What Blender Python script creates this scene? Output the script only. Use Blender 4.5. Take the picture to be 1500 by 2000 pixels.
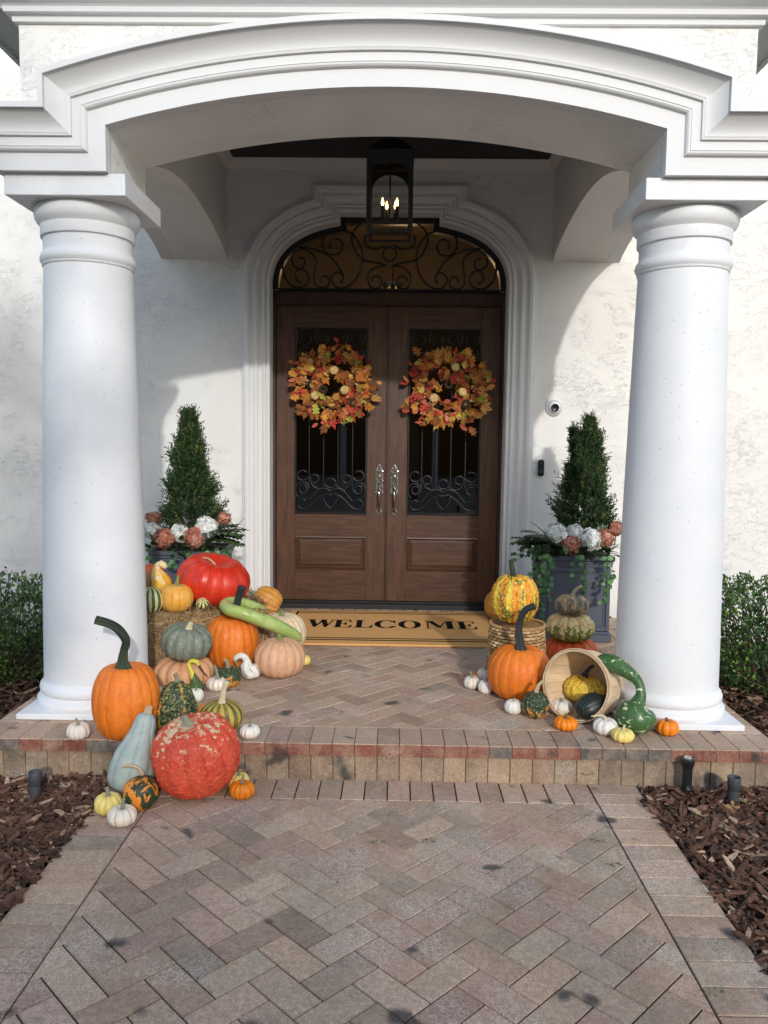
import bpy, math, random
import numpy as np
from mathutils import Vector, Matrix, noise
random.seed(7)
S = bpy.context.scene
for o in list(bpy.data.objects): bpy.data.objects.remove(o)
R_ = math.radians
# ---------------------------------------------------------------- camera, sky, sun, exposure
CAM = np.array([0.0665, -6.5314, 1.3707])
FW = np.array([-0.01329142, 0.9961488, -0.08666549])
RT = np.array([0.99982721, 0.01436677, 0.01179611])
UP = np.array([-0.01299579, 0.08649373, 0.99616763])
FPX = 1558.18
cd = bpy.data.cameras.new('camera'); cam = bpy.data.objects.new('camera', cd)
S.collection.objects.link(cam); S.camera = cam
cd.sensor_fit = 'VERTICAL'; cd.sensor_height = 24; cd.lens = FPX/2000*24
cd.clip_start = 0.05; cd.clip_end = 500
m = Matrix.Identity(4)
for i in range(3):
    m[i][0] = RT[i]; m[i][1] = UP[i]; m[i][2] = -FW[i]; m[i][3] = CAM[i]
cam.matrix_world = m
SUN = Vector((-0.231, 1.0, -0.381))
w = bpy.data.worlds.new('World'); S.world = w; w.use_nodes = True
wn = w.node_tree; bg = wn.nodes['Background']
sky = wn.nodes.new('ShaderNodeTexSky'); sky.sky_type = 'NISHITA'; sky.sun_disc = False
sky.sun_elevation = math.atan2(0.381, math.hypot(.231, 1)); sky.sun_rotation = math.atan2(.231, -1.0)
sky.air_density = 1.0; sky.dust_density = 1.2; sky.ozone_density = 1.0
wn.links.new(sky.outputs[0], bg.inputs[0]); bg.inputs[1].default_value = 0.15
sd = bpy.data.lights.new('sun', 'SUN'); sd.energy = 0.88; sd.angle = R_(1.2); sd.color = (1.0, .975, .94)
so = bpy.data.objects.new('sun', sd); S.collection.objects.link(so)
so.rotation_euler = SUN.to_track_quat('-Z', 'Y').to_euler(); so.location = (3, -8, 8)
S.view_settings.view_transform = 'Standard'; S.view_settings.look = 'None'
S.view_settings.exposure = 1.1; S.view_settings.gamma = 1.0
S.render.engine = 'CYCLES'
S.cycles.max_bounces = 6; S.cycles.transparent_max_bounces = 12

def jit(c, f): return tuple(v*f for v in c)
def ray(px, py): return FW + RT*(px-750)/FPX - UP*(py-1000)/FPX
def at(px, py, Y):
    d = ray(px, py); p = CAM + d*(Y-CAM[1])/d[1]; return Vector(p)
def atz(px, py, z=0.):
    d = ray(px, py); p = CAM + d*(z-CAM[2])/d[2]; return Vector(p)

# ---------------------------------------------------------------- object helpers
C = S.collection
class MB:
    def __init__(s): s.v = []; s.f = []; s.t = []; s.sm = []; s.a = {}
    def add(s, vs, fs, tint=(1, 1, 1), smooth=False):
        n = len(s.v)
        s.v.extend([tuple(p) for p in vs])
        if isinstance(tint, list): s.t.extend(tint)
        else: s.t.extend([tint]*len(vs))
        s.f.extend([tuple(i+n for i in f) for f in fs]); s.sm.extend([smooth]*len(fs))
    def box(s, x0, x1, y0, y1, z0, z1, tint=(1, 1, 1)):
        s.add([(x0,y0,z0),(x1,y0,z0),(x1,y1,z0),(x0,y1,z0),(x0,y0,z1),(x1,y0,z1),(x1,y1,z1),(x0,y1,z1)],
              [(0,3,2,1),(4,5,6,7),(0,1,5,4),(1,2,6,5),(2,3,7,6),(3,0,4,7)], tint)
    def cbox(s, x0, x1, y0, y1, z0, z1, b=.003, tint=(1, 1, 1)):   # chamfered box
        vs = []; ring = lambda z, k: [(x0+k,y0+b,z),(x0+b,y0+k,z),(x1-b,y0+k,z),(x1-k,y0+b,z),(x1-k,y1-b,z),(x1-b,y1-k,z),(x0+b,y1-k,z),(x0+k,y1-b,z)]
        for z, k in ((z0, b), (z0+b, 0), (z1-b, 0), (z1, b)): vs += ring(z, k)
        fs = [(7,6,5,4,3,2,1,0), tuple(range(24, 32))]
        for r in range(3):
            for i in range(8): j = (i+1) % 8; fs.append((r*8+i, r*8+j, r*8+8+j, r*8+8+i))
        s.add(vs, fs, tint)
    def loft(s, rings, closed=True, tint=(1, 1, 1), smooth=True, cap0=False, cap1=False, flip=False):
        n = len(rings[0]); vs = [p for r in rings for p in r]; fs = []
        for k in range(len(rings)-1):
            for i in range(n if closed else n-1):
                j = (i+1) % n; q = (k*n+i, k*n+j, (k+1)*n+j, (k+1)*n+i)
                fs.append(q[::-1] if flip else q)
        if cap0: fs.append(tuple(range(n))[::-1])
        if cap1: fs.append(tuple(range((len(rings)-1)*n, len(rings)*n)))
        s.add(vs, fs, tint, smooth)
    def build(s, name, mat, parent=None, loc=None):
        me = bpy.data.meshes.new(name); me.from_pydata(s.v, [], s.f); me.update()
        a = me.color_attributes.new('tint', 'FLOAT_COLOR', 'POINT')
        arr = np.ones((len(s.v), 4), np.float32)
        if s.t: arr[:, :3] = np.array([t[:3] for t in s.t], np.float32)
        a.data.foreach_set('color', arr.ravel())
        me.polygons.foreach_set('use_smooth', np.array(s.sm, bool))
        for k, vals in s.a.items():
            at_ = me.attributes.new(k, 'FLOAT', 'POINT'); at_.data.foreach_set('value', np.array(vals, np.float32))
        if isinstance(mat, (list, tuple)):
            for q in mat: me.materials.append(q)
        else: me.materials.append(mat)
        o = bpy.data.objects.new(name, me); C.objects.link(o)
        if loc is not None: o.location = loc
        if parent is not None:
            o.parent = parent
            if loc is None: o.location = -parent.location
        return o
def tag(o, label, cat, group=None):
    o['label'] = label; o['category'] = cat
    if group: o['group'] = group
    return o
def thing(name, label, cat, loc=(0, 0, 0), group=None):
    o = bpy.data.objects.new(name, None); C.objects.link(o); o.location = loc; o.empty_display_size = .1
    return tag(o, label, cat, group)
def struct(o): o['kind'] = 'structure'; return o

def crom(P, n=6):
    P = [Vector(p) for p in P]
    if len(P) < 3: return P
    Q = [P[0]*2-P[1]] + P + [P[-1]*2-P[-2]]; out = []
    for i in range(1, len(Q)-2):
        for k in range(n):
            t = k/n; a, b, c, d = Q[i-1], Q[i], Q[i+1], Q[i+2]
            out.append(.5*((2*b)+(c-a)*t+(2*a-5*b+4*c-d)*t*t+(3*b-3*c+d-a)*t**3))
    out.append(P[-1]); return out
def interp(r, n):
    r = list(r) if hasattr(r, '__len__') else [r, r]
    xs = np.linspace(0, 1, len(r)); return np.interp(np.linspace(0, 1, n), xs, r)
def tube(mb, P, r, seg=8, sub=5, lobes=0, ld=.15, tint=(1, 1, 1), caps=True, sx=1., flat=None, wob=0):
    P = crom(P, sub); n = len(P); rad = interp(r, n)
    T = [(P[min(i+1, n-1)]-P[max(i-1, 0)]).normalized() for i in range(n)]
    up = Vector((0, 0, 1)) if abs(T[0].z) < .9 else Vector((1, 0, 0))
    N = (up - T[0]*up.dot(T[0])).normalized(); rings = []
    for i in range(n):
        N = (N - T[i]*N.dot(T[i])).normalized(); B = T[i].cross(N); ring = []
        for k in range(seg):
            a = 2*math.pi*k/seg; q = rad[i]*(1+ld*math.cos(a*lobes+i*.12) if lobes else 1)
            if wob: q *= 1+wob*noise.noise(P[i]*60+Vector((math.cos(a), math.sin(a), 0)))
            ring.append(P[i]+N*math.cos(a)*q+B*math.sin(a)*q*sx)
        rings.append(ring)
    mb.loft(rings, True, tint, True, caps, caps)
    return P
def lathe(mb, prof, cx=0, cy=0, seg=64, tint=(1, 1, 1), smooth=True):
    rings = [[(cx+r*math.cos(2*math.pi*k/seg), cy+r*math.sin(2*math.pi*k/seg), z) for k in range(seg)] for r, z in prof]
    mb.loft(rings, True, tint, smooth)
def lathe_sharp(mb, prof, cx, cy, seg=72):      # groups of profile points joined by sharp creases (None separates)
    cur = []
    for p in prof+[None]:
        if p is None:
            if len(cur) > 1: lathe(mb, cur, cx, cy, seg)
            cur = cur[-1:]
        else: cur.append(p)

# ---------------------------------------------------------------- material helpers
class NT:
    def __init__(s, name, base=(.8, .8, .8), rough=.6, metal=0., spec=.5, coat=0):
        s.m = bpy.data.materials.new(name); s.m.use_nodes = True; s.t = s.m.node_tree; s.n = s.t.nodes
        s.b = s.n['Principled BSDF']; s.b.inputs['Base Color'].default_value = (*base, 1)
        s.b.inputs['Roughness'].default_value = rough; s.b.inputs['Metallic'].default_value = metal
        s.b.inputs['Specular IOR Level'].default_value = spec; s.b.inputs['Coat Weight'].default_value = coat
        s.b.inputs['Coat Roughness'].default_value = .3
        s.tc = s.n.new('ShaderNodeTexCoord').outputs['Object']; s.bump_in = None
    def link(s, a, b): s.t.links.new(a, b)
    def new(s, t): return s.n.new(t)
    def map(s, scale=(1, 1, 1), rot=(0, 0, 0), src=None):
        q = s.new('ShaderNodeMapping'); q.inputs['Scale'].default_value = scale; q.inputs['Rotation'].default_value = rot
        s.link(src or s.tc, q.inputs[0]); return q.outputs[0]
    def noise(s, scale, detail=4, rough=.55, dist=0, vec=None, lac=2):
        q = s.new('ShaderNodeTexNoise'); q.inputs['Scale'].default_value = scale; q.inputs['Detail'].default_value = detail
        q.inputs['Roughness'].default_value = rough; q.inputs['Distortion'].default_value = dist; q.inputs['Lacunarity'].default_value = lac
        s.link(vec or s.tc, q.inputs['Vector']); return q.outputs[0]
    def voro(s, scale, feat='F1', vec=None, rnd=1, out='Distance'):
        q = s.new('ShaderNodeTexVoronoi'); q.feature = feat; q.inputs['Scale'].default_value = scale; q.inputs['Randomness'].default_value = rnd
        s.link(vec or s.tc, q.inputs['Vector']); return q.outputs[out]
    def wave(s, scale, dist=2, detail=2, vec=None, dirn='X', dscale=1):
        q = s.new('ShaderNodeTexWave'); q.bands_direction = dirn; q.inputs['Scale'].default_value = scale; q.inputs['Distortion'].default_value = dist
        q.inputs['Detail'].default_value = detail; q.inputs['Detail Scale'].default_value = dscale
        s.link(vec or s.tc, q.inputs['Vector']); return q.outputs[1]
    def rng(s, x, a, b, c=0, d=1, smooth=True):
        q = s.new('ShaderNodeMapRange'); q.interpolation_type = 'SMOOTHSTEP' if smooth else 'LINEAR'
        for i, v in enumerate((a, b, c, d)): q.inputs[i+1].default_value = v
        s.link(x, q.inputs[0]); return q.outputs[0]
    def math(s, op, a, b=None, c=None):
        q = s.new('ShaderNodeMath'); q.operation = op
        for i, v in enumerate((a, b, c)):
            if v is None: continue
            if isinstance(v, (int, float)): q.inputs[i].default_value = v
            else: s.link(v, q.inputs[i])
        return q.outputs[0]
    def mix(s, f, a, b, mode='MIX'):
        q = s.new('ShaderNodeMix'); q.data_type = 'RGBA'; q.blend_type = mode
        if isinstance(f, (int, float)): q.inputs[0].default_value = f
        else: s.link(f, q.inputs[0])
        for v, i in ((a, 6), (b, 7)):
            if isinstance(v, tuple): q.inputs[i].default_value = (*v, 1)
            else: s.link(v, q.inputs[i])
        return q.outputs[2]
    def attr(s, name, out='Color'):
        q = s.new('ShaderNodeAttribute'); q.attribute_name = name; return q.outputs[out]
    def color(s, c): s.link(c, s.b.inputs['Base Color']); return s
    def rough(s, c): s.link(c, s.b.inputs['Roughness']); return s
    def bump(s, h, strength=.3, dist=.01):
        q = s.new('ShaderNodeBump'); q.inputs['Strength'].default_value = strength; q.inputs['Distance'].default_value = dist
        s.link(h, q.inputs['Height'])
        if s.bump_in: s.link(s.bump_in, q.inputs['Normal'])
        s.bump_in = q.outputs[0]; s.link(q.outputs[0], s.b.inputs['Normal']); return s

def stucco_mat(name, base, amp=1.0):
    t = NT(name, base, .85, spec=.2)
    v = t.map((1, 1, 1.6)); warp = t.noise(7.5, 7, .68, .7, v)
    ridge = t.rng(warp, .49, .525); ridge2 = t.rng(t.noise(15, 7, .7, .5, v), .54, .57)
    msk = t.rng(t.noise(3.1, 5, .65, .8), .40, .68)
    t.bump(t.math('MULTIPLY', t.math('ADD', ridge, ridge2), msk), .62*amp, .005)
    t.bump(t.noise(14, 5, .65, .8, t.map((1, 1, 3.2))), .45*amp, .006)
    t.bump(t.noise(150, 3), .2*amp, .0015)
    d = t.rng(t.noise(2.0, 5, .6), .35, .75)
    t.color(t.mix(d, tuple(c*.93 for c in base), base)); return t.m
M = {}
M['stucco'] = stucco_mat('white trowelled stucco', (.82, .805, .765))
M['stucco_in'] = stucco_mat('grey white stucco', (.82, .805, .765), .9)
t = NT('painted cast stone', (.69, .69, .68), .6, spec=.35)
t.bump(t.noise(35, 4), .12, .003); t.bump(t.noise(260, 2), .12, .001); M['trim'] = t.m
t = NT('column cast stone', (.80, .805, .81), .55, spec=.4)
pv = t.voro(26, vec=t.map((1, 1, .8))); pm = t.rng(t.noise(5, 3), .36, .52)
pit = t.math('MULTIPLY', t.rng(pv, .15, .07, 0, 1), pm); pv2 = t.rng(t.voro(60), .2, .1, 0, 1)
pit = t.math('ADD', pit, t.math('MULTIPLY', pv2, t.math('MULTIPLY', t.rng(t.noise(9, 2), .5, .6), .6)))
t.bump(t.math('MULTIPLY', pit, -1.0), .6, .0035); t.bump(t.noise(12, 3), .08, .01); t.bump(t.noise(120, 3), .12, .001)
t.color(t.mix(t.rng(t.noise(3, 4), .3, .7), (.71, .72, .725), (.755, .755, .75))); M['column'] = t.m

def brick_mat():
    t = NT('tumbled clay pavers', (.3, .25, .2), .9, spec=.2)
    c = t.attr('tint')
    n1 = t.rng(t.noise(9, 5, .65), .35, .68)
    c = t.mix(t.math('MULTIPLY', n1, .36), c, (.70, .51, .355))
    n2 = t.rng(t.noise(60, 5, .7), .3, .75); c = t.mix(n2, t.mix(1.0, c, (.72, .70, .70), 'MULTIPLY'), c)
    nv = t.new('ShaderNodeTexNoise'); nv.inputs['Scale'].default_value = 35; nv.inputs['Detail'].default_value = 3; t.link(t.tc, nv.inputs['Vector'])
    wv = t.mix(.028, t.tc, nv.outputs['Color'], 'ADD')
    cr = t.rng(t.voro(62, 'DISTANCE_TO_EDGE', wv), .02, .13, 1, 0)
    crm = t.math('MULTIPLY', cr, t.rng(t.noise(3.2, 3), .48, .66)); c = t.mix(t.math('MULTIPLY', crm, .42), c, (.74, .68, .61))
    st = t.rng(t.noise(5.6, 2, .5, .2), .64, .73); c = t.mix(t.math('MULTIPLY', st, .85), c, (.055, .052, .052))
    gr = t.rng(t.noise(300, 2), .35, .7); c = t.mix(1.0, c, t.mix(gr, (.70, .69, .68), (1.16, 1.16, 1.16)), 'MULTIPLY')
    t.color(c)
    t.bump(t.noise(220, 4, .7), .5, .0018); t.bump(t.noise(28, 4), .35, .005); t.bump(t.math('MULTIPLY', cr, -1.), .2, .0015)
    return t.m
M['brick'] = brick_mat()
M['joint'] = NT('sandy joint', (.05, .038, .028), 1, spec=.1).m
t = NT('bark mulch', (.1, .06, .04), .9, spec=.2); c = t.attr('tint')
t.color(t.mix(t.rng(t.noise(60, 4), .3, .7), t.mix(1., c, (.55, .5, .5), 'MULTIPLY'), c)); t.bump(t.noise(90, 4, .6, 0, t.map((1, 6, 1))), .6, .004); M['mulch'] = t.m
t = NT('dark soil', (.03, .02, .014), 1, spec=.1); t.bump(t.noise(20, 6), 1, .03)
t.color(t.mix(t.rng(t.noise(30, 4), .35, .7), (.02, .013, .009), (.07, .04, .026))); M['soil'] = t.m
def wood_mat(name, a, b, rough, ax=(14, 14, 1.2), glossy=.4):
    t = NT(name, a, rough, spec=glossy)
    v = t.map(ax); g = t.noise(3.0, 6, .65, .6, v); g2 = t.noise(30, 3, .6, 0, v)
    c = t.mix(t.rng(g, .36, .64), a, b); c = t.mix(t.math('MULTIPLY', t.rng(g2, .46, .68), .55), c, tuple(x*.45 for x in a)); t.color(c)
    t.bump(g2, .12, .001); return t.m
M['door_v'] = wood_mat('mahogany upright grain', (.062, .026, .013), (.105, .048, .025), .42)
M['door_h'] = wood_mat('mahogany level grain', (.055, .023, .012), (.102, .047, .024), .42, (1.2, 14, 14))
M['door_dk'] = wood_mat('dark mahogany frame', (.035, .015, .009), (.06, .028, .018), .45)
M['iron'] = NT('black wrought iron', (.012, .013, .015), .38, .3).m
M['black'] = NT('black painted', (.012, .012, .013), .5).m
t = NT('dark tongue and groove ceiling', (.012, .012, .012), .6); g = t.rng(t.wave(3.5, 0, 0, dirn='X'), .0, .06); t.bump(g, .6, .006); M['ceil'] = t.m
t = NT('antique nickel', (.62, .57, .47), .22, 1.0); t.bump(t.noise(180, 3), .4, .001)
t.color(t.mix(t.rng(t.noise(90, 3), .45, .6), (.22, .20, .17), (.72, .68, .58))); M['nickel'] = t.m
def glass_mat(name, tint, rough=0.0, spec_ior=1.5):
    m_ = bpy.data.materials.new(name); m_.use_nodes = True; n = m_.node_tree.nodes; l = m_.node_tree.links
    for x in list(n): n.remove(x)
    out = n.new('ShaderNodeOutputMaterial'); mx = n.new('ShaderNodeMixShader'); tr = n.new('ShaderNodeBsdfTransparent')
    gl = n.new('ShaderNodeBsdfGlossy'); fr = n.new('ShaderNodeFresnel'); fr.inputs[0].default_value = spec_ior
    tr.inputs[0].default_value = (*tint, 1); gl.inputs['Roughness'].default_value = rough
    l.new(fr.outputs[0], mx.inputs[0]); l.new(tr.outputs[0], mx.inputs[1]); l.new(gl.outputs[0], mx.inputs[2]); l.new(mx.outputs[0], out.inputs[0])
    return m_
M['glass_door'] = glass_mat('shade tinted door glass', (.16, .17, .16), .01, 1.62)  # dark tint stands in for an unlit hall behind the doors
M['glass_fan'] = glass_mat('clear fanlight glass', (.75, .72, .66), .02)
M['glass_lan'] = glass_mat('seeded lantern glass', (.80, .80, .78), .03, 1.3)
M['int_wall'] = NT('tan plaster', (.27, .195, .115), .8).m
M['int_dark'] = NT('unlit hall', (.03, .028, .025), .8).m
t = NT('grey planter paint', (.075, .085, .11), .5, spec=.4); t.bump(t.noise(60, 3), .1, .001); M['planter'] = t.m
t = NT('white plastic', (.8, .8, .8), .35); M['wplastic'] = t.m
t = NT('black plastic', (.015, .015, .016), .3); M['bplastic'] = t.m
t = NT('grey plastic', (.05, .055, .06), .5); M['gplastic'] = t.m
t = NT('coir matting', (.45, .27, .12), 1, spec=.05)
t.color(t.mix(t.rng(t.noise(400, 3, .8), .3, .7), (.64, .33, .11), (.92, .53, .22))); t.bump(t.noise(500, 3, .8), 1, .004); M['coir'] = t.m
t = NT('black coir', (.012, .01, .01), 1, spec=.05); t.bump(t.noise(500, 3, .8), 1, .004); M['coirblack'] = t.m
def leaf_mat(name, rough=.45, spec=.45, sss=True):
    t = NT(name, (.1, .2, .05), rough, spec=spec); c = t.attr('tint')
    t.color(t.mix(t.rng(t.noise(70, 3), .3, .7), t.mix(1., c, (.7, .72, .7), 'MULTIPLY'), c)); t.bump(t.noise(160, 2), .25, .002)
    return t.m
M['leaf'] = leaf_mat('leaf'); M['leafmatte'] = leaf_mat('silk leaf', .7, .25); M['petal'] = leaf_mat('petal', .8, .15)
M['straw'] = leaf_mat('straw', .7, .3)
t = NT('pale driveway', (.42, .39, .35), .9); t.bump(t.noise(8, 4), .3, .02); M['drive'] = t.m
M['bark'] = NT('grey bark', (.12, .09, .065), .9).m
t = NT('splint wood', (.6, .42, .24), .6, spec=.3); c = t.attr('tint')
t.color(t.mix(t.rng(t.noise(12, 4, .6, .5, t.map((1, 1, .2))), .3, .7), t.mix(1., c, (.78, .72, .66), 'MULTIPLY'), c)); t.bump(t.noise(80, 3), .2, .001); M['splint'] = t.m
def emit_mat(name, col, k):
    m_ = bpy.data.materials.new(name); m_.use_nodes = True; b = m_.node_tree.nodes['Principled BSDF']
    b.inputs['Base Color'].default_value = (*col, 1); b.inputs['Emission Color'].default_value = (*col, 1); b.inputs['Emission Strength'].default_value = k; return m_
M['flame'] = emit_mat('candle bulb', (1., .55, .18), 7)
# ================================================================ GROUND, PAVING
def clip_poly(poly, x0, x1, y0, y1):
    def cut(P, f):
        out = []
        for i in range(len(P)):
            a, b = P[i], P[(i+1) % len(P)]; fa, fb = f(a), f(b)
            if fa >= 0: out.append(a)
            if (fa >= 0) != (fb >= 0):
                t_ = fa/(fa-fb); out.append((a[0]+(b[0]-a[0])*t_, a[1]+(b[1]-a[1])*t_))
        return out
    for f in (lambda p: p[0]-x0, lambda p: x1-p[0], lambda p: p[1]-y0, lambda p: y1-p[1]):
        poly = cut(poly, f)
        if len(poly) < 3: return []
    return poly
def inset(P, d):
    n = len(P); A = sum(P[i][0]*P[(i+1) % n][1]-P[(i+1) % n][0]*P[i][1] for i in range(n))/2
    if abs(A) < 2e-4: return []
    if A < 0: P = P[::-1]
    # drop tiny edges
    Q = [P[i] for i in range(n) if math.hypot(P[i][0]-P[i-1][0], P[i][1]-P[i-1][1]) > .004]
    if len(Q) < 3: return []
    n = len(Q); L = []
    for i in range(n):
        a, b = Q[i], Q[(i+1) % n]; dx, dy = b[0]-a[0], b[1]-a[1]; l = math.hypot(dx, dy)
        nx, ny = -dy/l, dx/l; L.append((nx, ny, nx*a[0]+ny*a[1]+d))
    out = []
    for i in range(n):
        a, b = L[i-1], L[i]; det = a[0]*b[1]-a[1]*b[0]
        if abs(det) < 1e-3: out.append(Q[i]); continue
        out.append(((a[2]*b[1]-b[2]*a[1])/det, (a[0]*b[2]-b[0]*a[2])/det))
    return out
PAL = [(0.56, 0.395, 0.28), (0.6, 0.44, 0.315), (0.5, 0.35, 0.25), (0.57, 0.39, 0.29), (0.47, 0.345, 0.25), (0.64, 0.485, 0.345), (0.51, 0.34, 0.255), (0.46, 0.365, 0.27), (0.59, 0.41, 0.285), (0.54, 0.42, 0.3)]
def paver(mb, P, z, th=.055, tint=None, gap=.0026, side=None, tilt=.0007):
    P = inset(P, gap)
    if not P: return
    b = inset(P, .0018) or P
    if len(b) != len(P): b = P
    n = len(P); dz = random.uniform(-tilt, tilt); gx, gy = random.uniform(-.004, .004), random.uniform(-.004, .004)
    cx = sum(p[0] for p in P)/n; cy = sum(p[1] for p in P)/n
    h = lambda p: z+dz+(p[0]-cx)*gx+(p[1]-cy)*gy
    tint = tint or jit(random.choice(PAL), random.uniform(.80, 1.14))
    side = side or tint
    r0 = [(*p, h(p)) for p in b]; r1 = [(p[0], p[1], h(p)-.004) for p in P]; r2 = [(p[0], p[1], z-th) for p in P]
    mb.add(r0+r1, [tuple(range(n))]+[(i, i+n, (i+1) % n+n, (i+1) % n) for i in range(n)], tint)
    mb.add(r1+r2, [(i, i+n, (i+1) % n+n, (i+1) % n) for i in range(n)], side)
def rect(x0, x1, y0, y1): return [(x0, y0), (x1, y0), (x1, y1), (x0, y1)]
def herring(mb, x0, x1, y0, y1, z, u=.106, off=(0, 0)):
    c, s_ = math.cos(math.pi/4), math.sin(math.pi/4)
    N = 60
    for i in range(-N, N):
        for j in range(-N, N):
            k = (i-j) % 4
            if k == 0: q = rect(i*u, (i+2)*u, j*u, (j+1)*u)
            elif k == 3: q = rect(i*u, (i+1)*u, j*u, (j+2)*u)
            else: continue
            q = [(c*a-s_*b+off[0], s_*a+c*b+off[1]) for a, b in q]
            cx = sum(p[0] for p in q)/4; cy = sum(p[1] for p in q)/4
            if cx < x0-.2 or cx > x1+.2 or cy < y0-.2 or cy > y1+.2: continue
            q = clip_poly(q, x0, x1, y0, y1)
            if q: paver(mb, q, z)
WZ = -.178; PY = -3.0; PX = 1.85; WX = 1.187; WB = .965
g = MB(); g.box(-60, 60, -70, 20, -.6, -.285); struct(g.build('ground', M['soil']))
g = MB(); g.box(-30, 30, -31, -6.92, -.5, -.205); struct(g.build('bounce_driveway', M['drive']))  # unseen pale ground, added to bounce sunlight into the porch
# walkway
mb = MB(); herring(mb, -WB, WB, -6.9, PY+.02-.205, WZ, off=(.186, -4.44))
y = PY-.19
while y > -6.9:
    h_ = .116
    paver(mb, rect(-WX, -WB, y-h_, y), WZ); paver(mb, rect(WB, WX, y-h_, y), WZ); y -= h_
x = -WB
i = 0
while x < WB-.02:
    paver(mb, rect(x, min(x+.1015, WB), PY-.185, PY+.018), WZ); x += .1015
for s_ in (-1, 1):
    xa, xb = sorted((s_*WX, s_*WB))
    paver(mb, rect(xa, xb, PY-.19, PY-.09), WZ); paver(mb, rect(xa, xb, PY-.09, PY+.018), WZ)
struct(mb.build('walkway', M['brick']))
mb = MB(); mb.box(-WX+.006, WX-.006, -6.9, PY+.015, -.3, WZ-.0055); struct(mb.build('walkway_bedding', M['joint']))
# porch floor: coping, borders, herringbone field
mb = MB()
RED, CHAR = (.26, .088, .062), (.13, .115, .105)
faces = []
n = int(2*PX/.1027)
for k in range(n):
    x0_ = -PX+k*2*PX/n; x1_ = x0_+2*PX/n; xm = (x0_+x1_)/2
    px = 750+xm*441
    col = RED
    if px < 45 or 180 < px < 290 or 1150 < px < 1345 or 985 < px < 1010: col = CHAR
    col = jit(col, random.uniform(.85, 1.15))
    paver(mb, rect(x0_, x1_, PY, PY+.215), 0., .058, side=col, gap=.001)
for s_ in (-1, 1):
    y = PY+.215
    while y < -.25:
        xa, xb = sorted((s_*PX, s_*(PX-.205)))
        paver(mb, rect(xa, xb, y, y+.1015), 0.); y += .1015
x = -PX+.205
while x < PX-.21:
    paver(mb, rect(x, x+.1, -.2, -.005), 0.); x += .1
herring(mb, -PX+.205, PX-.205, PY+.215, -.2, 0., off=(-.03, -1.5))
struct(mb.build('porch_floor', M['brick']))
mb = MB(); mb.box(-PX+.03, PX-.03, PY+.035, 0.0, -.3, -.0055); struct(mb.build('porch_bedding', M['joint']))
# step riser: upright buff bricks
mb = MB(); BUFF = [(.36, .265, .17), (.33, .24, .16), (.30, .23, .165), (.39, .29, .185), (.32, .225, .155), (.29, .225, .16)]
n = int(2*(PX-.02)/.1017)+1
for k in range(n):
    x0_ = -PX+.02+k*.1017; t_ = jit(random.choice(BUFF), random.uniform(.82, 1.15)); dy = random.uniform(-.002, .002)
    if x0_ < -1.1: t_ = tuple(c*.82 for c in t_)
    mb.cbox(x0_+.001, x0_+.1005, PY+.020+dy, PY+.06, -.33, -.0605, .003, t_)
for s_ in (-1, 1):
    y = PY+.06
    while y < -.2:
        xa, xb = sorted((s_*(PX-.02), s_*(PX-.06)))
        mb.cbox(xa, xb, y+.001, y+.1, -.33, -.0605, .003, jit(random.choice(BUFF), random.uniform(.85, 1.1))); y += .1015
struct(mb.build('step_riser', M['brick']))
# mulch beds
def mulch(name, x0, x1, y0, y1, n, zb, seed):
    rnd = random.Random(seed); mb = MB()
    for k in range(n):
        x = rnd.uniform(x0, x1); y = rnd.uniform(y0, y1)
        if x0 > 0:
            if y > PY-.0 and x < PX+.02: continue
        elif y > PY-.0 and x > -PX-.02: continue
        if y <= PY and abs(x) < WX-.02 and rnd.random() < .97 or y <= PY and abs(x) < WX+.012 and rnd.random() < .6: continue
        L = rnd.choice((.012, .018, .025, .03, .035, .045, .06, .08, .10))*rnd.uniform(.7, 1.2); W_ = min(.028, L*rnd.uniform(.16, .6)); T_ = rnd.uniform(.003, .008)
        z = (zb if abs(x) > WX+.02 or y > PY else WZ-.002)+rnd.uniform(0, .035 if abs(x) > WX+.02 else .006)+.018*noise.noise(Vector((x*2, y*2, seed)))
        a = rnd.uniform(0, 6.28); ti = rnd.gauss(0, .35); to = rnd.gauss(0, .35)
        u = Vector((math.cos(a), math.sin(a), math.sin(ti))); v = Vector((-math.sin(a), math.cos(a), math.sin(to))); nn = u.cross(v).normalized()
        c0 = Vector((x, y, z)); k_ = rnd.random()
        if k_ < .5: tint = (.13, .07, .045)
        elif k_ < .76: tint = (.17, .088, .056)
        elif k_ < .89: tint = (.06, .036, .027)
        else: tint = (.42, .30, .20)
        tint = jit(tint, rnd.uniform(.7, 1.4))
        m0, m1 = rnd.uniform(.5, 1), rnd.uniform(.5, 1); b = rnd.uniform(-.006, .006)
        pts = [(-.5, -.15), (-.25, -.5*m0), (.2, -.45), (.5, -.1*m1), (.45, .2), (.1, .5*m1), (-.35, .35)]
        top = [c0+u*p[0]*L+v*p[1]*W_+nn*(T_+b*math.cos(p[0]*3)) for p in pts]; bot = [p-nn*T_ for p in top]; q = len(pts)
        mb.add(top+bot, [tuple(range(q))]+[(i, i+q, (i+1) % q+q, (i+1) % q) for i in range(q)], tint)
    o = mb.build(name, M['mulch']); o['kind'] = 'stuff'; o['label'] = 'shredded brown bark mulch beside the brick walk'; return o
mulch('mulch_bed', -2.3, -WX, -4.7, PY+.0, 14000, -.21, 1); mulch('mulch_bed', WX, 2.5, -4.7, PY+.0, 14000, -.21, 2)
mulch('mulch_bed', -3.9, -1.8, -3.0, -.2, 5000, -.225, 3); mulch('mulch_bed', 1.8, 3.9, -3.0, -.2, 5000, -.225, 4)
mb = MB()
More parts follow.
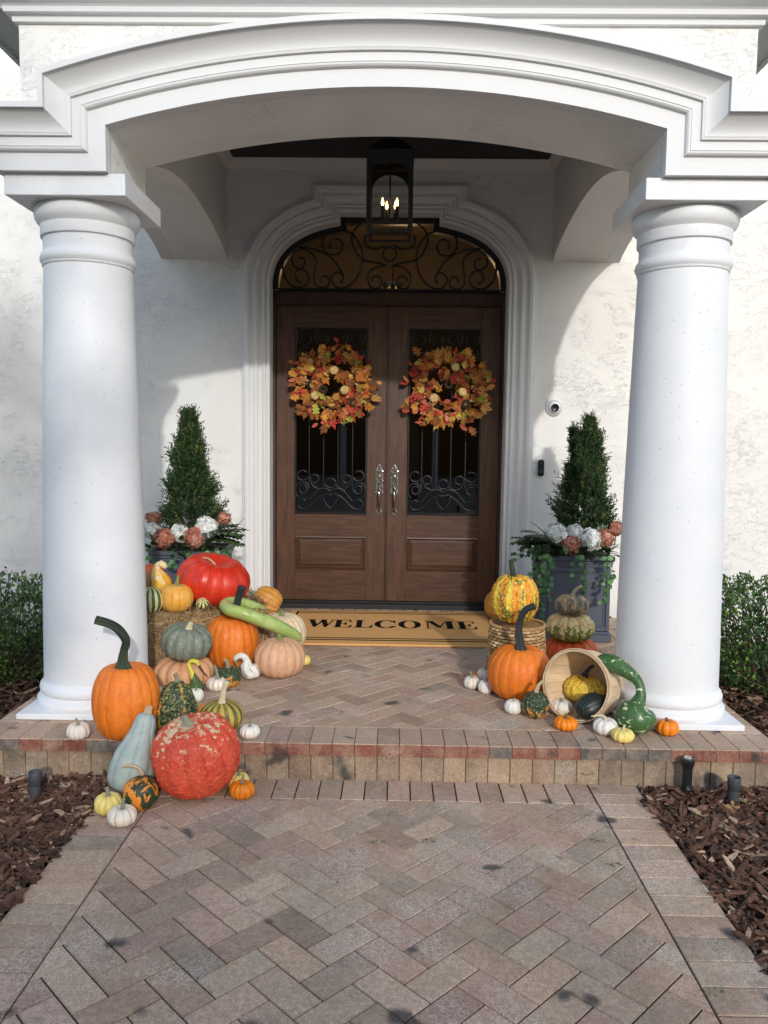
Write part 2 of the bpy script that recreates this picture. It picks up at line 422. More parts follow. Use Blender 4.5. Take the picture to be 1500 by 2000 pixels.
for s_ in (-1, 1):
    xa, xb = sorted((s_*(WX+.0), s_*6)); mb.box(xa, xb, -7, PY, -.3, -.235)
    xa, xb = sorted((s_*PX, s_*6)); mb.box(xa, xb, PY, -.15, -.3, -.235)
struct(mb.build('garden_soil', M['soil']))

# ================================================================ HOUSE
house = thing('house', 'white stucco house front with columned arched portico and dark double doors', 'house')
def part(mb, name, mat, parent=None): return mb.build(name, mat, parent or house)
def child(mb, name, mat, parent):        # sub-part: parents sit at the world origin unless they have their own location
    o = mb.build(name, mat); o.parent = parent; return o
WY = -.15
# door opening path offset by d
A_, B_, NE = .93, .52, 2.5; SPR = 2.58; NX, NZ = .39, 3.143
def open_path(d, n=28, top=None):
    q = []
    T_ = np.linspace(0, math.pi/2, 160)
    pts = [(-A_*math.cos(t_)**(2/NE), SPR+B_*math.sin(t_)**(2/NE)) for t_ in T_]
    off = []
    for i in range(len(pts)):
        a = pts[max(i-1, 0)]; b = pts[min(i+1, len(pts)-1)]; tx, tz = b[0]-a[0], b[1]-a[1]; l = math.hypot(tx, tz) or 1
        nx, nz = (-tz/l, tx/l) if i else (-1, 0)
        off.append((pts[i][0]+nx*d, pts[i][1]+nz*d))
    xe = -(NX+d); arc = []
    for i in range(len(off)-1):
        arc.append(off[i])
        if off[i+1][0] >= xe:
            f_ = (xe-off[i][0])/(off[i+1][0]-off[i][0]); arc.append((xe, off[i][1]+(off[i+1][1]-off[i][1])*f_)); break
    L = [0]
    for i in range(1, len(arc)): L.append(L[-1]+math.hypot(arc[i][0]-arc[i-1][0], arc[i][1]-arc[i-1][1]))
    ss = np.linspace(0, L[-1], n); ax = np.interp(ss, L, [p[0] for p in arc]); az = np.interp(ss, L, [p[1] for p in arc])
    left = [(-(A_+d), 0.)]+[(float(a), float(b)) for a, b in zip(ax, az)]+[(xe, NZ+d)]
    return left+[(-x, z) for x, z in left[::-1]]
def sweep_path(mb, pathf, prof, y0, flat=True, tint=(1, 1, 1)):
    for i in range(len(prof)-1):
        (d0, p0), (d1, p1) = prof[i], prof[i+1]
        a = [(x, y0-p0, z) for x, z in pathf(d0)]; b = [(x, y0-p1, z) for x, z in pathf(d1)]
        n = len(a)
        mb.add(a+b, [(k, k+n, k+1+n, k+1) for k in range(n-1)], tint, False)
# facade wall
mb = MB(); P = open_path(.1); cxz = (0, 2.0); out = []
for x, z in P:
    if z <= 2.0: out.append((-7. if x < 0 else 7., z)); continue
    dx, dz = x, z-2.0; k = min(7/abs(dx) if dx else 1e9, 6/dz); out.append((dx*k, 2.0+dz*k))
# keep the rectangle's corners
n = len(P); a = [(x, WY, z) for x, z in P]; b = [(x, WY, z) for x, z in out]
mb.add(a+b, [(k, k+1, k+1+n, k+n) for k in range(n-1)])
mb.add([(-7, WY, -.35), (7, WY, -.35), (7, WY, 0), (-7, WY, 0)], [(0, 1, 2, 3)])
mb.add([(-7, WY, 2.), (-7, WY, 8), (-7, WY+.2, 8), (-7, WY+.2, 2)], [(0, 1, 2, 3)])
for s_ in (-1, 1): mb.add([(s_*7, WY+.003, -.3), (s_*3.0, WY+.003, 8.), (s_*7, WY+.003, 8)], [(0, 1, 2)])
part(mb, 'facade_wall', M['stucco'])
# door casing
cp = [(0, -.15), (0, .045), (.008, .052), (.02, .052), (.022, .038), (.034, .034), (.036, .046), (.046, .052), (.052, .050), (.056, .038), (.066, .032), (.080, .034), (.092, .042),
      (.098, .052), (.100, .058), (.118, .062), (.120, .052), (.130, .046), (.146, .048), (.160, .058), (.164, .066), (.186, .070), (.198, .066), (.204, .056), (.206, .046), (.216, .046), (.22, .040), (.222, 0)]
mb = MB(); sweep_path(mb, open_path, cp, WY); part(mb, 'door_casing', M['trim'])
# front beam with segmental arch
HX, ZS, ZP, ZB = 1.272, 2.795, 2.969, 2.592; RAD = (HX**2+(ZP-ZS)**2)/(2*(ZP-ZS)); ZC = ZP-RAD
def arcz(x, d=0): return ZC+math.sqrt((RAD+d)**2-x*x)
FY, BY, TOPZ = -2.72, -2.196, 3.62; BX = 1.685
def hprism(mb, samples, y0, y1, ztop, axis='x', caps=True):
    # samples: list of (u, zlow); solid between zlow and ztop(u), from y0 to y1 across
    def P_(u, v, z): return (u, v, z) if axis == 'x' else (v, u, z)
    for k in range(len(samples)-1):
        (u0, z0), (u1, z1) = samples[k], samples[k+1]
        t0 = ztop(u0) if callable(ztop) else ztop; t1 = ztop(u1) if callable(ztop) else ztop
        if abs(u1-u0) < 1e-6:
            mb.add([P_(u0, y0, z0), P_(u0, y1, z0), P_(u0, y1, z1), P_(u0, y0, z1)], [(0, 1, 2, 3)]); continue
        mb.add([P_(u0, y0, z0), P_(u1, y0, z1), P_(u1, y0, t1), P_(u0, y0, t0)], [(0, 1, 2, 3)])
        mb.add([P_(u0, y1, z0), P_(u1, y1, z1), P_(u1, y1, t1), P_(u0, y1, t0)], [(3, 2, 1, 0)])
        mb.add([P_(u0, y0, z0), P_(u1, y0, z1), P_(u1, y1, z1), P_(u0, y1, z0)], [(0, 3, 2, 1)])
        mb.add([P_(u0, y0, t0), P_(u1, y0, t1), P_(u1, y1, t1), P_(u0, y1, t0)], [(0, 1, 2, 3)])
    for (u, z), s_ in ((samples[0], 0), (samples[-1], 1)):
        t_ = ztop(u) if callable(ztop) else ztop
        mb.add([P_(u, y0, z), P_(u, y1, z), P_(u, y1, t_), P_(u, y0, t_)], [(0, 1, 2, 3)])
xs = list(np.linspace(-HX, HX, 61))
smp = [(-BX, ZB), (-HX, ZB)]+[(x, arcz(x)) for x in xs]+[(HX, ZB), (BX, ZB)]
mb = MB(); hprism(mb, smp, FY, BY, TOPZ); part(mb, 'portico_front_beam', M['stucco'])
SA = [(-2.196, 2.80), (-2.03, 2.862), (-1.865, 2.91), (-1.70, 2.943), (-1.54, 2.964), (-1.35, 2.976), (-1.17, 2.976), (-.95, 2.96), (-.73, 2.932), (-.55, 2.905), (-.4, 2.872), (-.25, 2.83), (-.15, 2.785)]
ys = np.linspace(BY, WY, 41); SAP = [(float(y), float(np.interp(y, [p[0] for p in SA], [p[1] for p in SA]))) for y in ys]
def sm(L):
    for _ in range(3): L = [L[0]]+[(L[i][0], (L[i-1][1]+2*L[i][1]+L[i+1][1])/4) for i in range(1, len(L)-1)]+[L[-1]]
    return L
SAP = sm(SAP)
for s_ in (-1, 1):
    mb = MB(); y0, y1 = sorted((s_*HX, s_*BX)); y0 += .0; hprism(mb, [(p[0]+(.002 if i == 0 else 0), p[1]) for i, p in enumerate(SAP)], y0, y1, TOPZ-.002, 'y'); part(mb, 'portico_side_beam', M['stucco_in'])
    mb = MB(); y0, y1 = sorted((s_*(BX+.001), s_*1.79))
    zt = lambda y: (ZB+.26 if y < BY-.2 else np.interp(y, [p[0] for p in SAP], [p[1] for p in SAP])+.26)
    hprism(mb, [(-2.719, ZB+.002), (BY-.001, ZB+.002)]+SAP, y0, y1, lambda y: float(zt(y)), 'y'); part(mb, 'side_arch_casing', M['trim'])
# front moulding following the arch
def fpath(d):
    x1 = HX+d; L = [(-1.79, ZB+d), (-x1, ZB+d)]
    for x in np.linspace(-x1, x1, 61): L.append((float(x), arcz(x, d)))
    return L+[(x1, ZB+d), (1.79, ZB+d)]
fp = [(0, -.004), (0, .065), (.078, .066), (.079, .072), (.083, .082), (.09, .088), (.098, .089), (.100, .092), (.1005, .086), (.142, .087), (.1435, .1), (.152, .102)]
for k in range(9):
    a = k/8; fp.append((.156+.078*a, .104+.05*(a**2.0)))
fp += [(.236, .158), (.237, .150), (.2375, .172), (.262, .172), (.263, -.002)]
mb = MB(); sweep_path(mb, fpath, fp, FY); part(mb, 'arch_moulding', M['trim'])
mb = MB()
# thin drip strip just behind the face under the arch
for d0, d1 in ((-.006, 0.),):
    a = [(x, FY+.001, z) for x, z in fpath(d0)]; b = [(x, FY+.001, z) for x, z in fpath(0.001)]
cor = [(3.262, 0), (3.264, .02), (3.285, .022), (3.292, .03), (3.294, .048), (3.315, .052), (3.322, .06), (3.33, .078), (3.342, .1), (3.36, .125), (3.385, .145), (3.39, .165), (3.42, .17), (3.46, .19), (3.52, .25), (3.56, .30), (3.60, .30), (3.64, .2)]
for k in range(len(cor)-1):
    (z0, p0), (z1, p1) = cor[k], cor[k+1]
    mb.add([(-BX-p0, FY-p0, z0), (BX+p0, FY-p0, z0), (BX+p1, FY-p1, z1), (-BX-p1, FY-p1, z1)], [(0, 1, 2, 3)])
    for s_ in (-1, 1): mb.add([(s_*(BX+p0), FY-p0, z0), (s_*(BX+p0), -.15, z0), (s_*(BX+p1), -.15, z1), (s_*(BX+p1), FY-p1, z1)], [(0, 1, 2, 3)])
mb.add([(-BX-.3, FY-.3, 3.62), (BX+.3, FY-.3, 3.62), (BX+.3, -.15, 3.62), (-BX-.3, -.15, 3.62)], [(0, 1, 2, 3)])
part(mb, 'cornice', M['trim'])
for s_ in (-1, 1):
    mb = MB(); x0, x1 = sorted((s_*(BX+.05), s_*1.885)); mb.box(x0, x1, FY-.05, WY, 3.305, 3.34)
    x0, x1 = sorted((s_*1.885, s_*1.91)); mb.box(x0, x1, FY-.05, WY, 3.29, 3.36); part(mb, 'eave_soffit', NT('grey soffit paint', (.42, .42, .40), .7).m if s_ < 0 else bpy.data.materials['grey soffit paint'])
mb = MB(); mb.box(-1.3, 1.3, BY-.05, WY-.001, 3.54, 3.60); part(mb, 'porch_ceiling', M['ceil'])
mb = MB(); ccp = [(3.462, .002), (3.464, .012), (3.475, .016), (3.49, .03), (3.505, .04), (3.52, .05), (3.53, .062), (3.541, .064)]
for k in range(len(ccp)-1):
    (z0, p0), (z1, p1) = ccp[k], ccp[k+1]; r = lambda p, z: [(-HX+p, BY+p, z), (HX-p, BY+p, z), (HX-p, WY-p, z), (-HX+p, WY-p, z)]
    mb.loft([r(p0, z0), r(p1, z1)], True, smooth=False)
part(mb, 'ceiling_moulding', M['trim'])
# columns
def column(cx):
    cy = -2.47; mb = MB()
    prof = [(.284, .029), (.290, .040), (.2915, .052), (.289, .063), (.283, .071), None, (.277, .073), (.275, .083), None, (.268, .085), (.267, .091), None,
            (.2715, .094), (.276, .104), (.2775, .117), (.274, .130), (.266, .141), (.259, .150), (.2565, .165)]
    for z in np.linspace(.19, 2.21, 24): prof.append((float(np.interp(z, [.165, .33, .75, 1.52, 2.21], [.2565, .255, .2487, .231, .2125])), float(z)))
    prof += [None, (.2185, 2.213), (.2185, 2.223), None, (.2205, 2.226), (.227, 2.236), (.229, 2.25), (.226, 2.264), (.217, 2.275), (.2125, 2.285), (.212, 2.30), (.212, 2.348), None, (.222, 2.35), (.2235, 2.355), (.2235, 2.405), None,
             (.225, 2.408), (.238, 2.42), (.247, 2.438), (.2505, 2.458), (.248, 2.478), (.240, 2.494)]
    lathe_sharp(mb, prof, cx, cy, 96)
    col = mb.build('column', M['column'], house)
    p = MB(); h = .293; p.cbox(cx-h, cx+h, cy-h, cy+h, .001, .030, .004); child(p, 'plinth', M['column'], col)
    p = MB(); h = .281; p.cbox(cx-h, cx+h, cy-h, cy+h, 2.493, 2.5915, .003); child(p, 'abacus', M['column'], col)
column(-1.478); column(1.478)
# interior hall seen dimly through the glass
mb = MB(); mb.box(-2.2, 2.2, .12, 4.2, -.02, 3.9)
mb.f = [f[::-1] for f in mb.f]; mb.f.pop(2)      # open toward the doors
mb.sm.pop(2); o = part(mb, 'entry_hall', M['int_wall'])
mb = MB()
P = open_path(.0); n = len(P)
mb = MB(); PP = open_path(-.005)
# door frame (jambs)
for s_ in (-1, 1):
    x0, x1 = sorted((s_*.93, s_*.908)); mb.cbox(x0, x1, -.03, .09, 0.0, 2.58, .004)
mb.cbox(-.93, .93, -.02, .09, 2.462, 2.576, .006); mb.cbox(-.91, .91, -.035, -.018, 2.475, 2.56, .005)
frame = part(mb, 'door_frame', M['door_dk'])
mb = MB(); mb.cbox(-.93, .93, -.05, .09, .0, .045, .005); mb.cbox(-.925, .925, -.03, .05, .045, .062, .004); part(mb, 'threshold', M['black'])
# fanlight
fan = MB(); a = [(x, -.05, z) for x, z in open_path(-.045)[1:-1]]; a2 = [(x, -.05, z) for x, z in open_path(0.)[1:-1]]; b = [(x, .03, z) for x, z in open_path(-.045)[1:-1]]
n = len(a); fan.add(a+a2, [(k, k+n, k+1+n, k+1) for k in range(n-1)]); fan.add(a+b, [(k, k+1, k+1+n, k+n) for k in range(n-1)])
fan.box(-.885, .885, -.05, .02, 2.577, 2.592)
fan = part(fan, 'fanlight', M['iron'])
mb = MB(); gp = [(x, .0, z) for x, z in open_path(-.04)[1:-1]]; mb.add(gp+[(0, 0, 2.58)], [(k, k+1, len(gp)) for k in range(len(gp)-1)]+[(len(gp)-1, 0, len(gp))]); child(mb, 'glass', M['glass_fan'], fan)
FC = [[(920,190),(1040,240),(1120,340),(1170,470),(1178,580),(1150,700),(1080,830),(980,910),(880,930),(800,880),(780,800),(820,740),(890,730),(930,780),(915,840),(890,860)],
 [(370,410),(480,420),(600,450),(720,500),(820,590),(880,680),(920,760),(932,800)],
 [(725,220),(670,310),(670,410),(720,480),(800,508),(880,480),(922,400),(900,330),(840,300),(780,325),(760,380),(775,430)],
 [(635,850),(650,790),(700,772),(750,820),(740,890),(670,930),(600,910),(560,850),(560,760),(580,660),(580,560),(520,480),(440,442),(360,445),(300,490),(275,570),(300,640),(360,680),(420,660),(440,600),(420,550),(360,545)],
 [(175,600),(160,680),(190,800),(250,880),(330,922),(420,910),(480,860),(492,780),(450,710),(390,690),(335,720),(320,780),(350,840),(400,855)],
 [(1190,90),(1100,160),(1045,250),(1040,340),(1080,450),(1140,530),(1200,575),(1330,600),(1480,640)],
 [(1220,250),(1200,330),(1240,400),(1320,430),(1400,420),(1460,385)],
 [(1480,645),(1350,665),(1270,720),(1240,800),(1260,890),(1310,935),(1370,930),(1418,880),(1410,810),(1350,775),(1300,800),(1290,850)]]
mb = MB(); FX = .009
for c in FC:
    pts = [at(530+a/6.52, 420+b/6.52, -.03) for a, b in c]; pts = [Vector((p.x-FX, -.03, p.z)) for p in pts]
    for s_ in (1, -1): tube(mb, [Vector((p.x*s_, p.y, p.z)) for p in pts], .0075, 6, 4)
cc = at(757, 420+500/6.52, -.03)
tube(mb, [Vector((.054*math.cos(t_), -.03, cc.z+.054*math.sin(t_))) for t_ in np.linspace(0, 2*math.pi, 17)], .0075, 6, 2)
child(mb, 'grille', M['iron'], fan)
# door leaves
GX0, GX1, GZ0, GZ1 = .165, .755, .785, 2.288
BG = [[(150,190),(125,176),(95,186),(82,215),(100,240),(140,242),(168,222),(178,240),(190,275),(225,298),(262,297),(290,275)],
 [(178,222),(192,208),(215,205),(238,222),(238,245),(215,262),(192,256)],
 [(140,325),(152,300),(135,278),(108,282),(96,305),(110,330),(140,330),(160,312),(165,285),(140,262),(105,260),(76,285),(72,330),(95,365)],
 [(150,388),(125,374),(98,382),(86,410),(105,436),(145,438),(185,415),(225,375),(270,345),(318,338),(330,336)],
 [(160,392),(195,355),(228,318),(270,300),(310,305),(330,330)],
 [(330,352),(300,335),(276,350),(282,390),(308,420),(330,440)]]
def gpt(a, b): return ((a-327)/265*.295, (463-b)/283*.335)
def spiral(mb, cx, cz, r, s_=1, turns=1.4, a0=0, y=-.012):
    n = 14; tube(mb, [Vector((cx+s_*(r*(1-.72*k/n))*math.cos(a0+turns*2*math.pi*k/n), y, cz+(r*(1-.72*k/n))*math.sin(a0+turns*2*math.pi*k/n))) for k in range(n+1)], [.0075, .0055], 6, 2)
def door(s_):
    X = lambda x: s_*x
    mb = MB()
    def bx(xa, xb, z0, z1, y0=-.045+.045, y1=.045, b=.002):
        xa, xb = sorted((X(xa), X(xb))); mb.cbox(xa, xb, y0, y1, z0, z1, b)
    bx(.003, GX0, .064, 2.46); bx(GX1, .906, .064, 2.46)
    leaf = mb.build('door', M['door_v'], house)
    for za, zb in ((GZ1, 2.46), (.597, GZ0), (.064, .318)): mb = MB(); bx(GX0, GX1, za, zb); child(mb, 'rail', M['door_h'], leaf)
    # raised bottom panel
    mb = MB(); xa, xb = sorted((X(GX0), X(GX1))); z0, z1 = .318, .597
    rg = [(0, -.006), (.012, -.010), (.018, .004), (.024, .010), (.027, .010), (.046, .001), (.048, -.004), (.30, -.004)]
    rings = []
    for d, y in rg[:-1]: rings.append([(xa+d, y, z0+d), (xb-d, y, z0+d), (xb-d, y, z1-d), (xa+d, y, z1-d)])
    mb.loft(rings, True, smooth=False, cap1=True); child(mb, 'raised_panel', M['door_h'], leaf)
    # glass, iron border and scrolls
    mb = MB(); mb.add([(xa, .012, GZ0), (xb, .012, GZ0), (xb, .012, GZ1), (xa, .012, GZ1)], [(0, 1, 2, 3)]); child(mb, 'glass', M['glass_door'], leaf)
    mb = MB()
    for q in ((xa, xa+.014, GZ0, GZ1), (xb-.014, xb, GZ0, GZ1), (xa+.014, xb-.014, GZ0, GZ0+.014), (xa+.014, xb-.014, GZ1-.014, GZ1)): mb.cbox(q[0], q[1], -.018, .012, q[2], q[3], .003)
    cx = (xa+xb)/2
    for k in (-1.5, -.5, .5, 1.5):
        xx = cx+k*.118; mb.cbox(xx-.004, xx+.004, -.010, -.004, GZ0+.2, GZ1-.2, .001)
    for c in BG:
        for m_ in (1, -1):
            tube(mb, [Vector((cx+m_*gpt(a, b)[0], -.014, GZ0+.012+gpt(a, b)[1])) for a, b in c], .0075, 6, 4)
    tube(mb, [Vector((cx+.043*math.cos(t_), -.014, GZ0+.25+.038*math.sin(t_))) for t_ in np.linspace(0, 2*math.pi, 13)], .0075, 6, 2)
    for k in (-1.5, -.5, .5, 1.5): spiral(mb, cx+k*.139, GZ1-.085, .068, 1 if k < 0 else -1, 1.4, 2.2)
    for m_ in (-1, 1): spiral(mb, cx+m_*.209, GZ1-.222, .066, -m_, 1.4, 1.2); spiral(mb, cx+m_*.07, GZ1-.24, .06, m_, 1.3, 1.2)
    child(mb, 'grille', M['iron'], leaf)
    # handle set
    hx = X(.062); mb = MB()
    half = [(0, .215), (.008, .205), (.012, .195), (.021, .178), (.026, .165), (.033, .158), (.030, .150), (.028, .140), (.028, .085), (.033, .078), (.028, .068), (.029, .010), (.030, -.008), (.034, -.018), (.028, -.028), (.018, -.034), (.012, -.045), (0, -.05)]
    zc = .98
    def plate(half, zc, y0, y1, sc=1.):
        P = [(x*sc, z) for x, z in half]+[(-x*sc, z) for x, z in half[-2:0:-1]]
        P = P[::-1]; n = len(P)
        r0 = [(hx+x, y0, zc+z) for x, z in P]; r1 = [(hx+x, y1+.002, zc+z) for x, z in P]; r2 = [(hx+x*.82, y1, zc+z*.97) for x, z in P]
        mb.loft([r0, r1, r2], True, smooth=False, cap1=True)
    plate(half, zc, 0, -.008); mb.cbox(hx-.016, hx+.016, -.012, -.006, zc+.02, zc+.145, .003)
    low = [(0, .035), (.010, .028), (.014, .03), (.020, .018), (.018, .010), (.024, .0), (.018, -.012), (.020, -.02), (.010, -.03), (0, -.045)]
    plate(low, zc-.172, 0, -.008)
    lathe_pts = [(hx+.012*math.cos(a), -.013, zc+.115+.012*math.sin(a)) for a in np.linspace(0, 2*math.pi, 13)[:-1]]
    mb.add(lathe_pts+[(hx, -.017, zc+.115)], [((i+1) % 12, i, 12) for i in range(12)])
    tube(mb, [(hx, -.008, zc+.005), (hx, -.03, zc+.003), (hx, -.047, zc-.02), (hx, -.050, zc-.08), (hx, -.045, zc-.13), (hx, -.028, zc-.165), (hx, -.006, zc-.175)], [.009, .011, .010, .008, .0075, .008, .012, .010], 10, 4)
    mb.cbox(hx-.010, hx+.010, -.04, -.008, zc+.022, zc+.029, .003)
    child(mb, 'handle', M['nickel'], leaf)
    return leaf
door(-1); door(1)
mb = MB(); mb.cbox(-.012, .004, -.012, -.0005, .066, 2.455, .003); part(mb, 'astragal', M['door_dk'])
# chandelier lamp inside the hall
hl = bpy.data.lights.new('hall_lamp', 'POINT'); hl.energy = 8; hl.color = (1., .68, .36); hl.shadow_soft_size = .12
ho = bpy.data.objects.new('hall_lamp', hl); C.objects.link(ho); ho.location = (0.1, 2.2, 2.75)

ch = thing('chandelier', 'small brass bowl chandelier glimpsed inside through the fanlight', 'chandelier', (.02, 1.6, 2.95))
mb = MB(); lathe(mb, [(.001, -.09), (.05, -.085), (.09, -.05), (.105, 0), (.10, .01)], 0, 0, 28, (.6, .4, .2)); tube(mb, [(0, 0, .0), (0, 0, .9)], .006, 6, 2); o = mb.build('bowl', M['nickel']); o.parent = ch
mb = MB(); tube(mb, [(-.01, -.02, -.33), (-.012, -.02, -.29), (-.006, -.02, -.26)], [.008, .012, .003], 8, 3); o = mb.build('bulb', M['flame']); o.parent = ch
# ================================================================ GOURDS AND PUMPKINS
def gmat(name, crest, valley, rough=.38, vr=(.0, .35), mott=None, patch=(), bumps=(), spec=.45, coat=0., stripe=None):
    t = NT(name, crest, rough, spec=spec*.85, coat=coat*.5)
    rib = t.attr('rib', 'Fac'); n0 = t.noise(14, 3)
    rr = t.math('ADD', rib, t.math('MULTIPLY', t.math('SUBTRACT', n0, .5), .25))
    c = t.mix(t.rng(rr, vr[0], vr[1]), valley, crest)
    if stripe:   # colour, from, to on the second attribute (alternating ribs)
        s2 = t.math('ADD', t.attr('alt', 'Fac'), t.math('MULTIPLY', t.math('SUBTRACT', t.noise(stripe[3] if len(stripe) > 3 else 30, 4, .7), .5), stripe[4] if len(stripe) > 4 else .7))
        c = t.mix(t.rng(s2, stripe[1], stripe[2]), c, stripe[0])
    if mott: c = t.mix(t.math('MULTIPLY', t.rng(t.noise(mott[1], 4, .6), .35, .7), mott[2]), c, mott[0])
    for p in patch:   # colour, scale, lo, hi, amount, height bias
        v = t.map(p[6] if len(p) > 6 else (1, 1, 1)); x = t.noise(p[1], 5, .62, p[7] if len(p) > 7 else .6, v)
        if p[5]: x = t.math('ADD', x, t.math('MULTIPLY', t.math('SUBTRACT', t.attr('pol', 'Fac'), .5), p[5]))
        c = t.mix(t.math('MULTIPLY', t.rng(x, p[2], p[3]), p[4]), c, p[0])
    gn = t.rng(t.noise(38, 5, .7), .3, .7); c = t.mix(1., c, t.mix(gn, (.86, .86, .86), (1.06, 1.05, 1.03)), 'MULTIPLY')
    sc_ = t.rng(t.noise(70, 2, .5, 2.0, t.map((1, 1, .45))), .70, .74); c = t.mix(t.math('MULTIPLY', sc_, .45), c, (.48, .36, .22))
    t.color(c); t.rough(t.rng(t.noise(11, 4, .65), .3, .7, rough-.04, min(.9, rough+.22)))
    for kind, sc, st, ds in bumps:
        h = t.noise(sc, 4, .6) if kind == 'n' else (t.math('MULTIPLY', t.voro(sc, 'SMOOTH_F1'), -1) if kind == 'v' else t.voro(sc, 'DISTANCE_TO_EDGE'))
        t.bump(h, st, ds)
    return t.m
G = {}
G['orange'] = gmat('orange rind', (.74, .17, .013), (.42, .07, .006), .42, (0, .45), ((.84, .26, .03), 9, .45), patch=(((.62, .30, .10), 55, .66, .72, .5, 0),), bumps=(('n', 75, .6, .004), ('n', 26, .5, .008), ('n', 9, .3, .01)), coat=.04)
G['orange2'] = gmat('bright orange rind', (.84, .20, .012), (.56, .085, .006), .34, (0, .5), bumps=(('n', 40, .25, .003),), coat=.15)
G['white'] = gmat('white rind', (.78, .75, .66), (.56, .50, .40), .5, (0, .4), bumps=(('n', 60, .15, .002),))
G['pinkwhite'] = gmat('pinkish white rind', (.74, .64, .55), (.52, .42, .34), .5, (0, .4))
G['tiger'] = gmat('white rind with orange valleys', (.78, .72, .60), (.62, .22, .03), .45, (.17, .30), ((.72, .60, .42), 9, .3))
G['yellow'] = gmat('pale yellow rind', (.80, .62, .17), (.70, .42, .07), .42, (0, .4), ((.85, .72, .32), 9, .4))
G['mini'] = gmat('mini orange rind', (.86, .24, .01), (.48, .075, .004), .38, (0, .4))
G['tan'] = gmat('peach tan rind', (.60, .30, .15), (.36, .145, .06), .5, (0, .5), ((.66, .38, .22), 8, .5), patch=(((.40, .18, .09), 16, .68, .74, .5, 0),), bumps=(('n', 50, .15, .002),))
G['peach'] = gmat('pink peach rind', (.64, .36, .205), (.50, .24, .12), .5, (0, .5), ((.70, .45, .30), 6, .6), patch=(((.42, .17, .07), 9, .62, .8, .6, -.35),), bumps=(('n', 50, .15, .002),))
G['cream'] = gmat('cream rind', (.72, .56, .36), (.52, .33, .17), .5, (0, .45), ((.78, .66, .48), 10, .5), bumps=(('n', 40, .2, .003),))
G['squash'] = gmat('butterscotch rind', (.66, .30, .05), (.46, .19, .03), .42, (0, .6), ((.72, .40, .12), 6, .5))
G['red'] = gmat('vermilion rind', (.60, .028, .010), (.42, .016, .006), .3, (0, .4), ((.82, .06, .02), 6, .4), bumps=(('n', 20, .2, .005), ('n', 70, .15, .002)), coat=.25)
G['warty'] = gmat('warted red rind', (.66, .075, .035), (.52, .045, .022), .5, (0, .5), ((.74, .13, .06), 10, .5),
   patch=(((.70, .52, .30), 19, .775, .79, 1, .56, (1, 1, 1), 1.2), ((.70, .52, .30), 38, .68, .695, 1, .18), ((.28, .02, .01), 70, .6, .8, .25, 0)), bumps=(('e', 62, .55, .004), ('n', 90, .4, .003)))
G['greygreen'] = gmat('slate green rind', (.155, .185, .135), (.062, .085, .062), .45, (.05, .5), ((.24, .265, .20), 24, .6), patch=(((.38, .40, .33), 85, .56, .62, .7, 0),), bumps=(('n', 45, .3, .004),))
G['hub'] = gmat('blue grey rind', (.35, .41, .37), (.22, .28, .25), .45, (0, .6), ((.38, .43, .39), 9, .6), patch=(((.04, .04, .035), 30, .74, .76, .9, 0),), bumps=(('n', 22, .5, .008),))
G['dkwarty'] = gmat('dark green warted rind', (.040, .062, .025), (.028, .042, .02), .45, (0, .4), stripe=((.62, .30, .045), .97, 1.02, 25, .3), patch=(((.42, .42, .16), 95, .56, .60, .9, 0), ((.60, .26, .05), 20, .66, .70, .9, -.25)), bumps=(('v', 70, .9, .012),))
G['greenstripe'] = gmat('green and gold striped rind', (.46, .34, .06), (.30, .25, .06), .42, (0, .4), stripe=((.045, .075, .022), .42, .55, 28, .6), mott=((.62, .40, .08), 12, .35), bumps=(('n', 30, .3, .004),))
G['greencream'] = gmat('cream rind with green stripes', (.50, .50, .25), (.34, .36, .16), .42, (0, .4), stripe=((.06, .085, .03), .5, .56, 45, .8))
G['yorange'] = gmat('yellow orange rind with orange stripes', (.76, .37, .055), (.72, .15, .012), .4, (.1, .3), ((.82, .48, .10), 16, .6), patch=(((.42, .26, .05), 90, .62, .66, .5, 0),))
G['tiger2'] = gmat('orange rind splashed dark green', (.76, .26, .025), (.70, .22, .02), .42, (0, .3), patch=(((.025, .045, .02), 26, .485, .51, 1, 0, (1, 1, .6), .8),), bumps=(('n', 40, .3, .004),))
G['wartgold'] = gmat('gold and green warted rind', (.80, .30, .02), (.60, .18, .015), .38, (0, .35), stripe=((.76, .58, .06), .70, .80, 30, .6), patch=(((.10, .13, .025), 17, .52, .57, .9, 0, (1.4, 1.4, .4)), ((.86, .72, .20), 80, .575, .62, .95, 0)), bumps=(('v', 55, .7, .008),))
G['greytan'] = gmat('grey and tan rind', (.58, .36, .19), (.32, .2, .11), .5, (0, .5), patch=(((.13, .15, .12), 7, .44, .52, 1, 0), ((.24, .24, .18), 40, .5, .7, .5, 0)), bumps=(('n', 30, .5, .006),))
G['carnival'] = gmat('cream rind flecked green', (.86, .64, .30), (.16, .23, .05), .42, (.1, .4), patch=(((.12, .20, .03), 46, .485, .52, .95, -.30), ((.74, .42, .14), 24, .58, .66, .7, .25)), bumps=(('n', 50, .3, .004),))
G['turban'] = gmat('brown green and rust rind', (.32, .19, .07), (.18, .10, .04), .4, (0, .4), patch=(((.74, .12, .03), 7, .46, .56, 1, .45),), mott=((.34, .22, .08), 12, .6))
G['goldwart'] = gmat('yellow rind with green valleys', (.78, .52, .06), (.10, .12, .025), .4, (.07, .16), bumps=(('v', 55, .8, .012),))
G['blackgreen'] = gmat('blackish green rind', (.016, .026, .02), (.012, .018, .014), .35, (0, .4), patch=(((.55, .17, .02), 9, .66, .7, 1, -.25),), bumps=(('n', 30, .5, .006),))
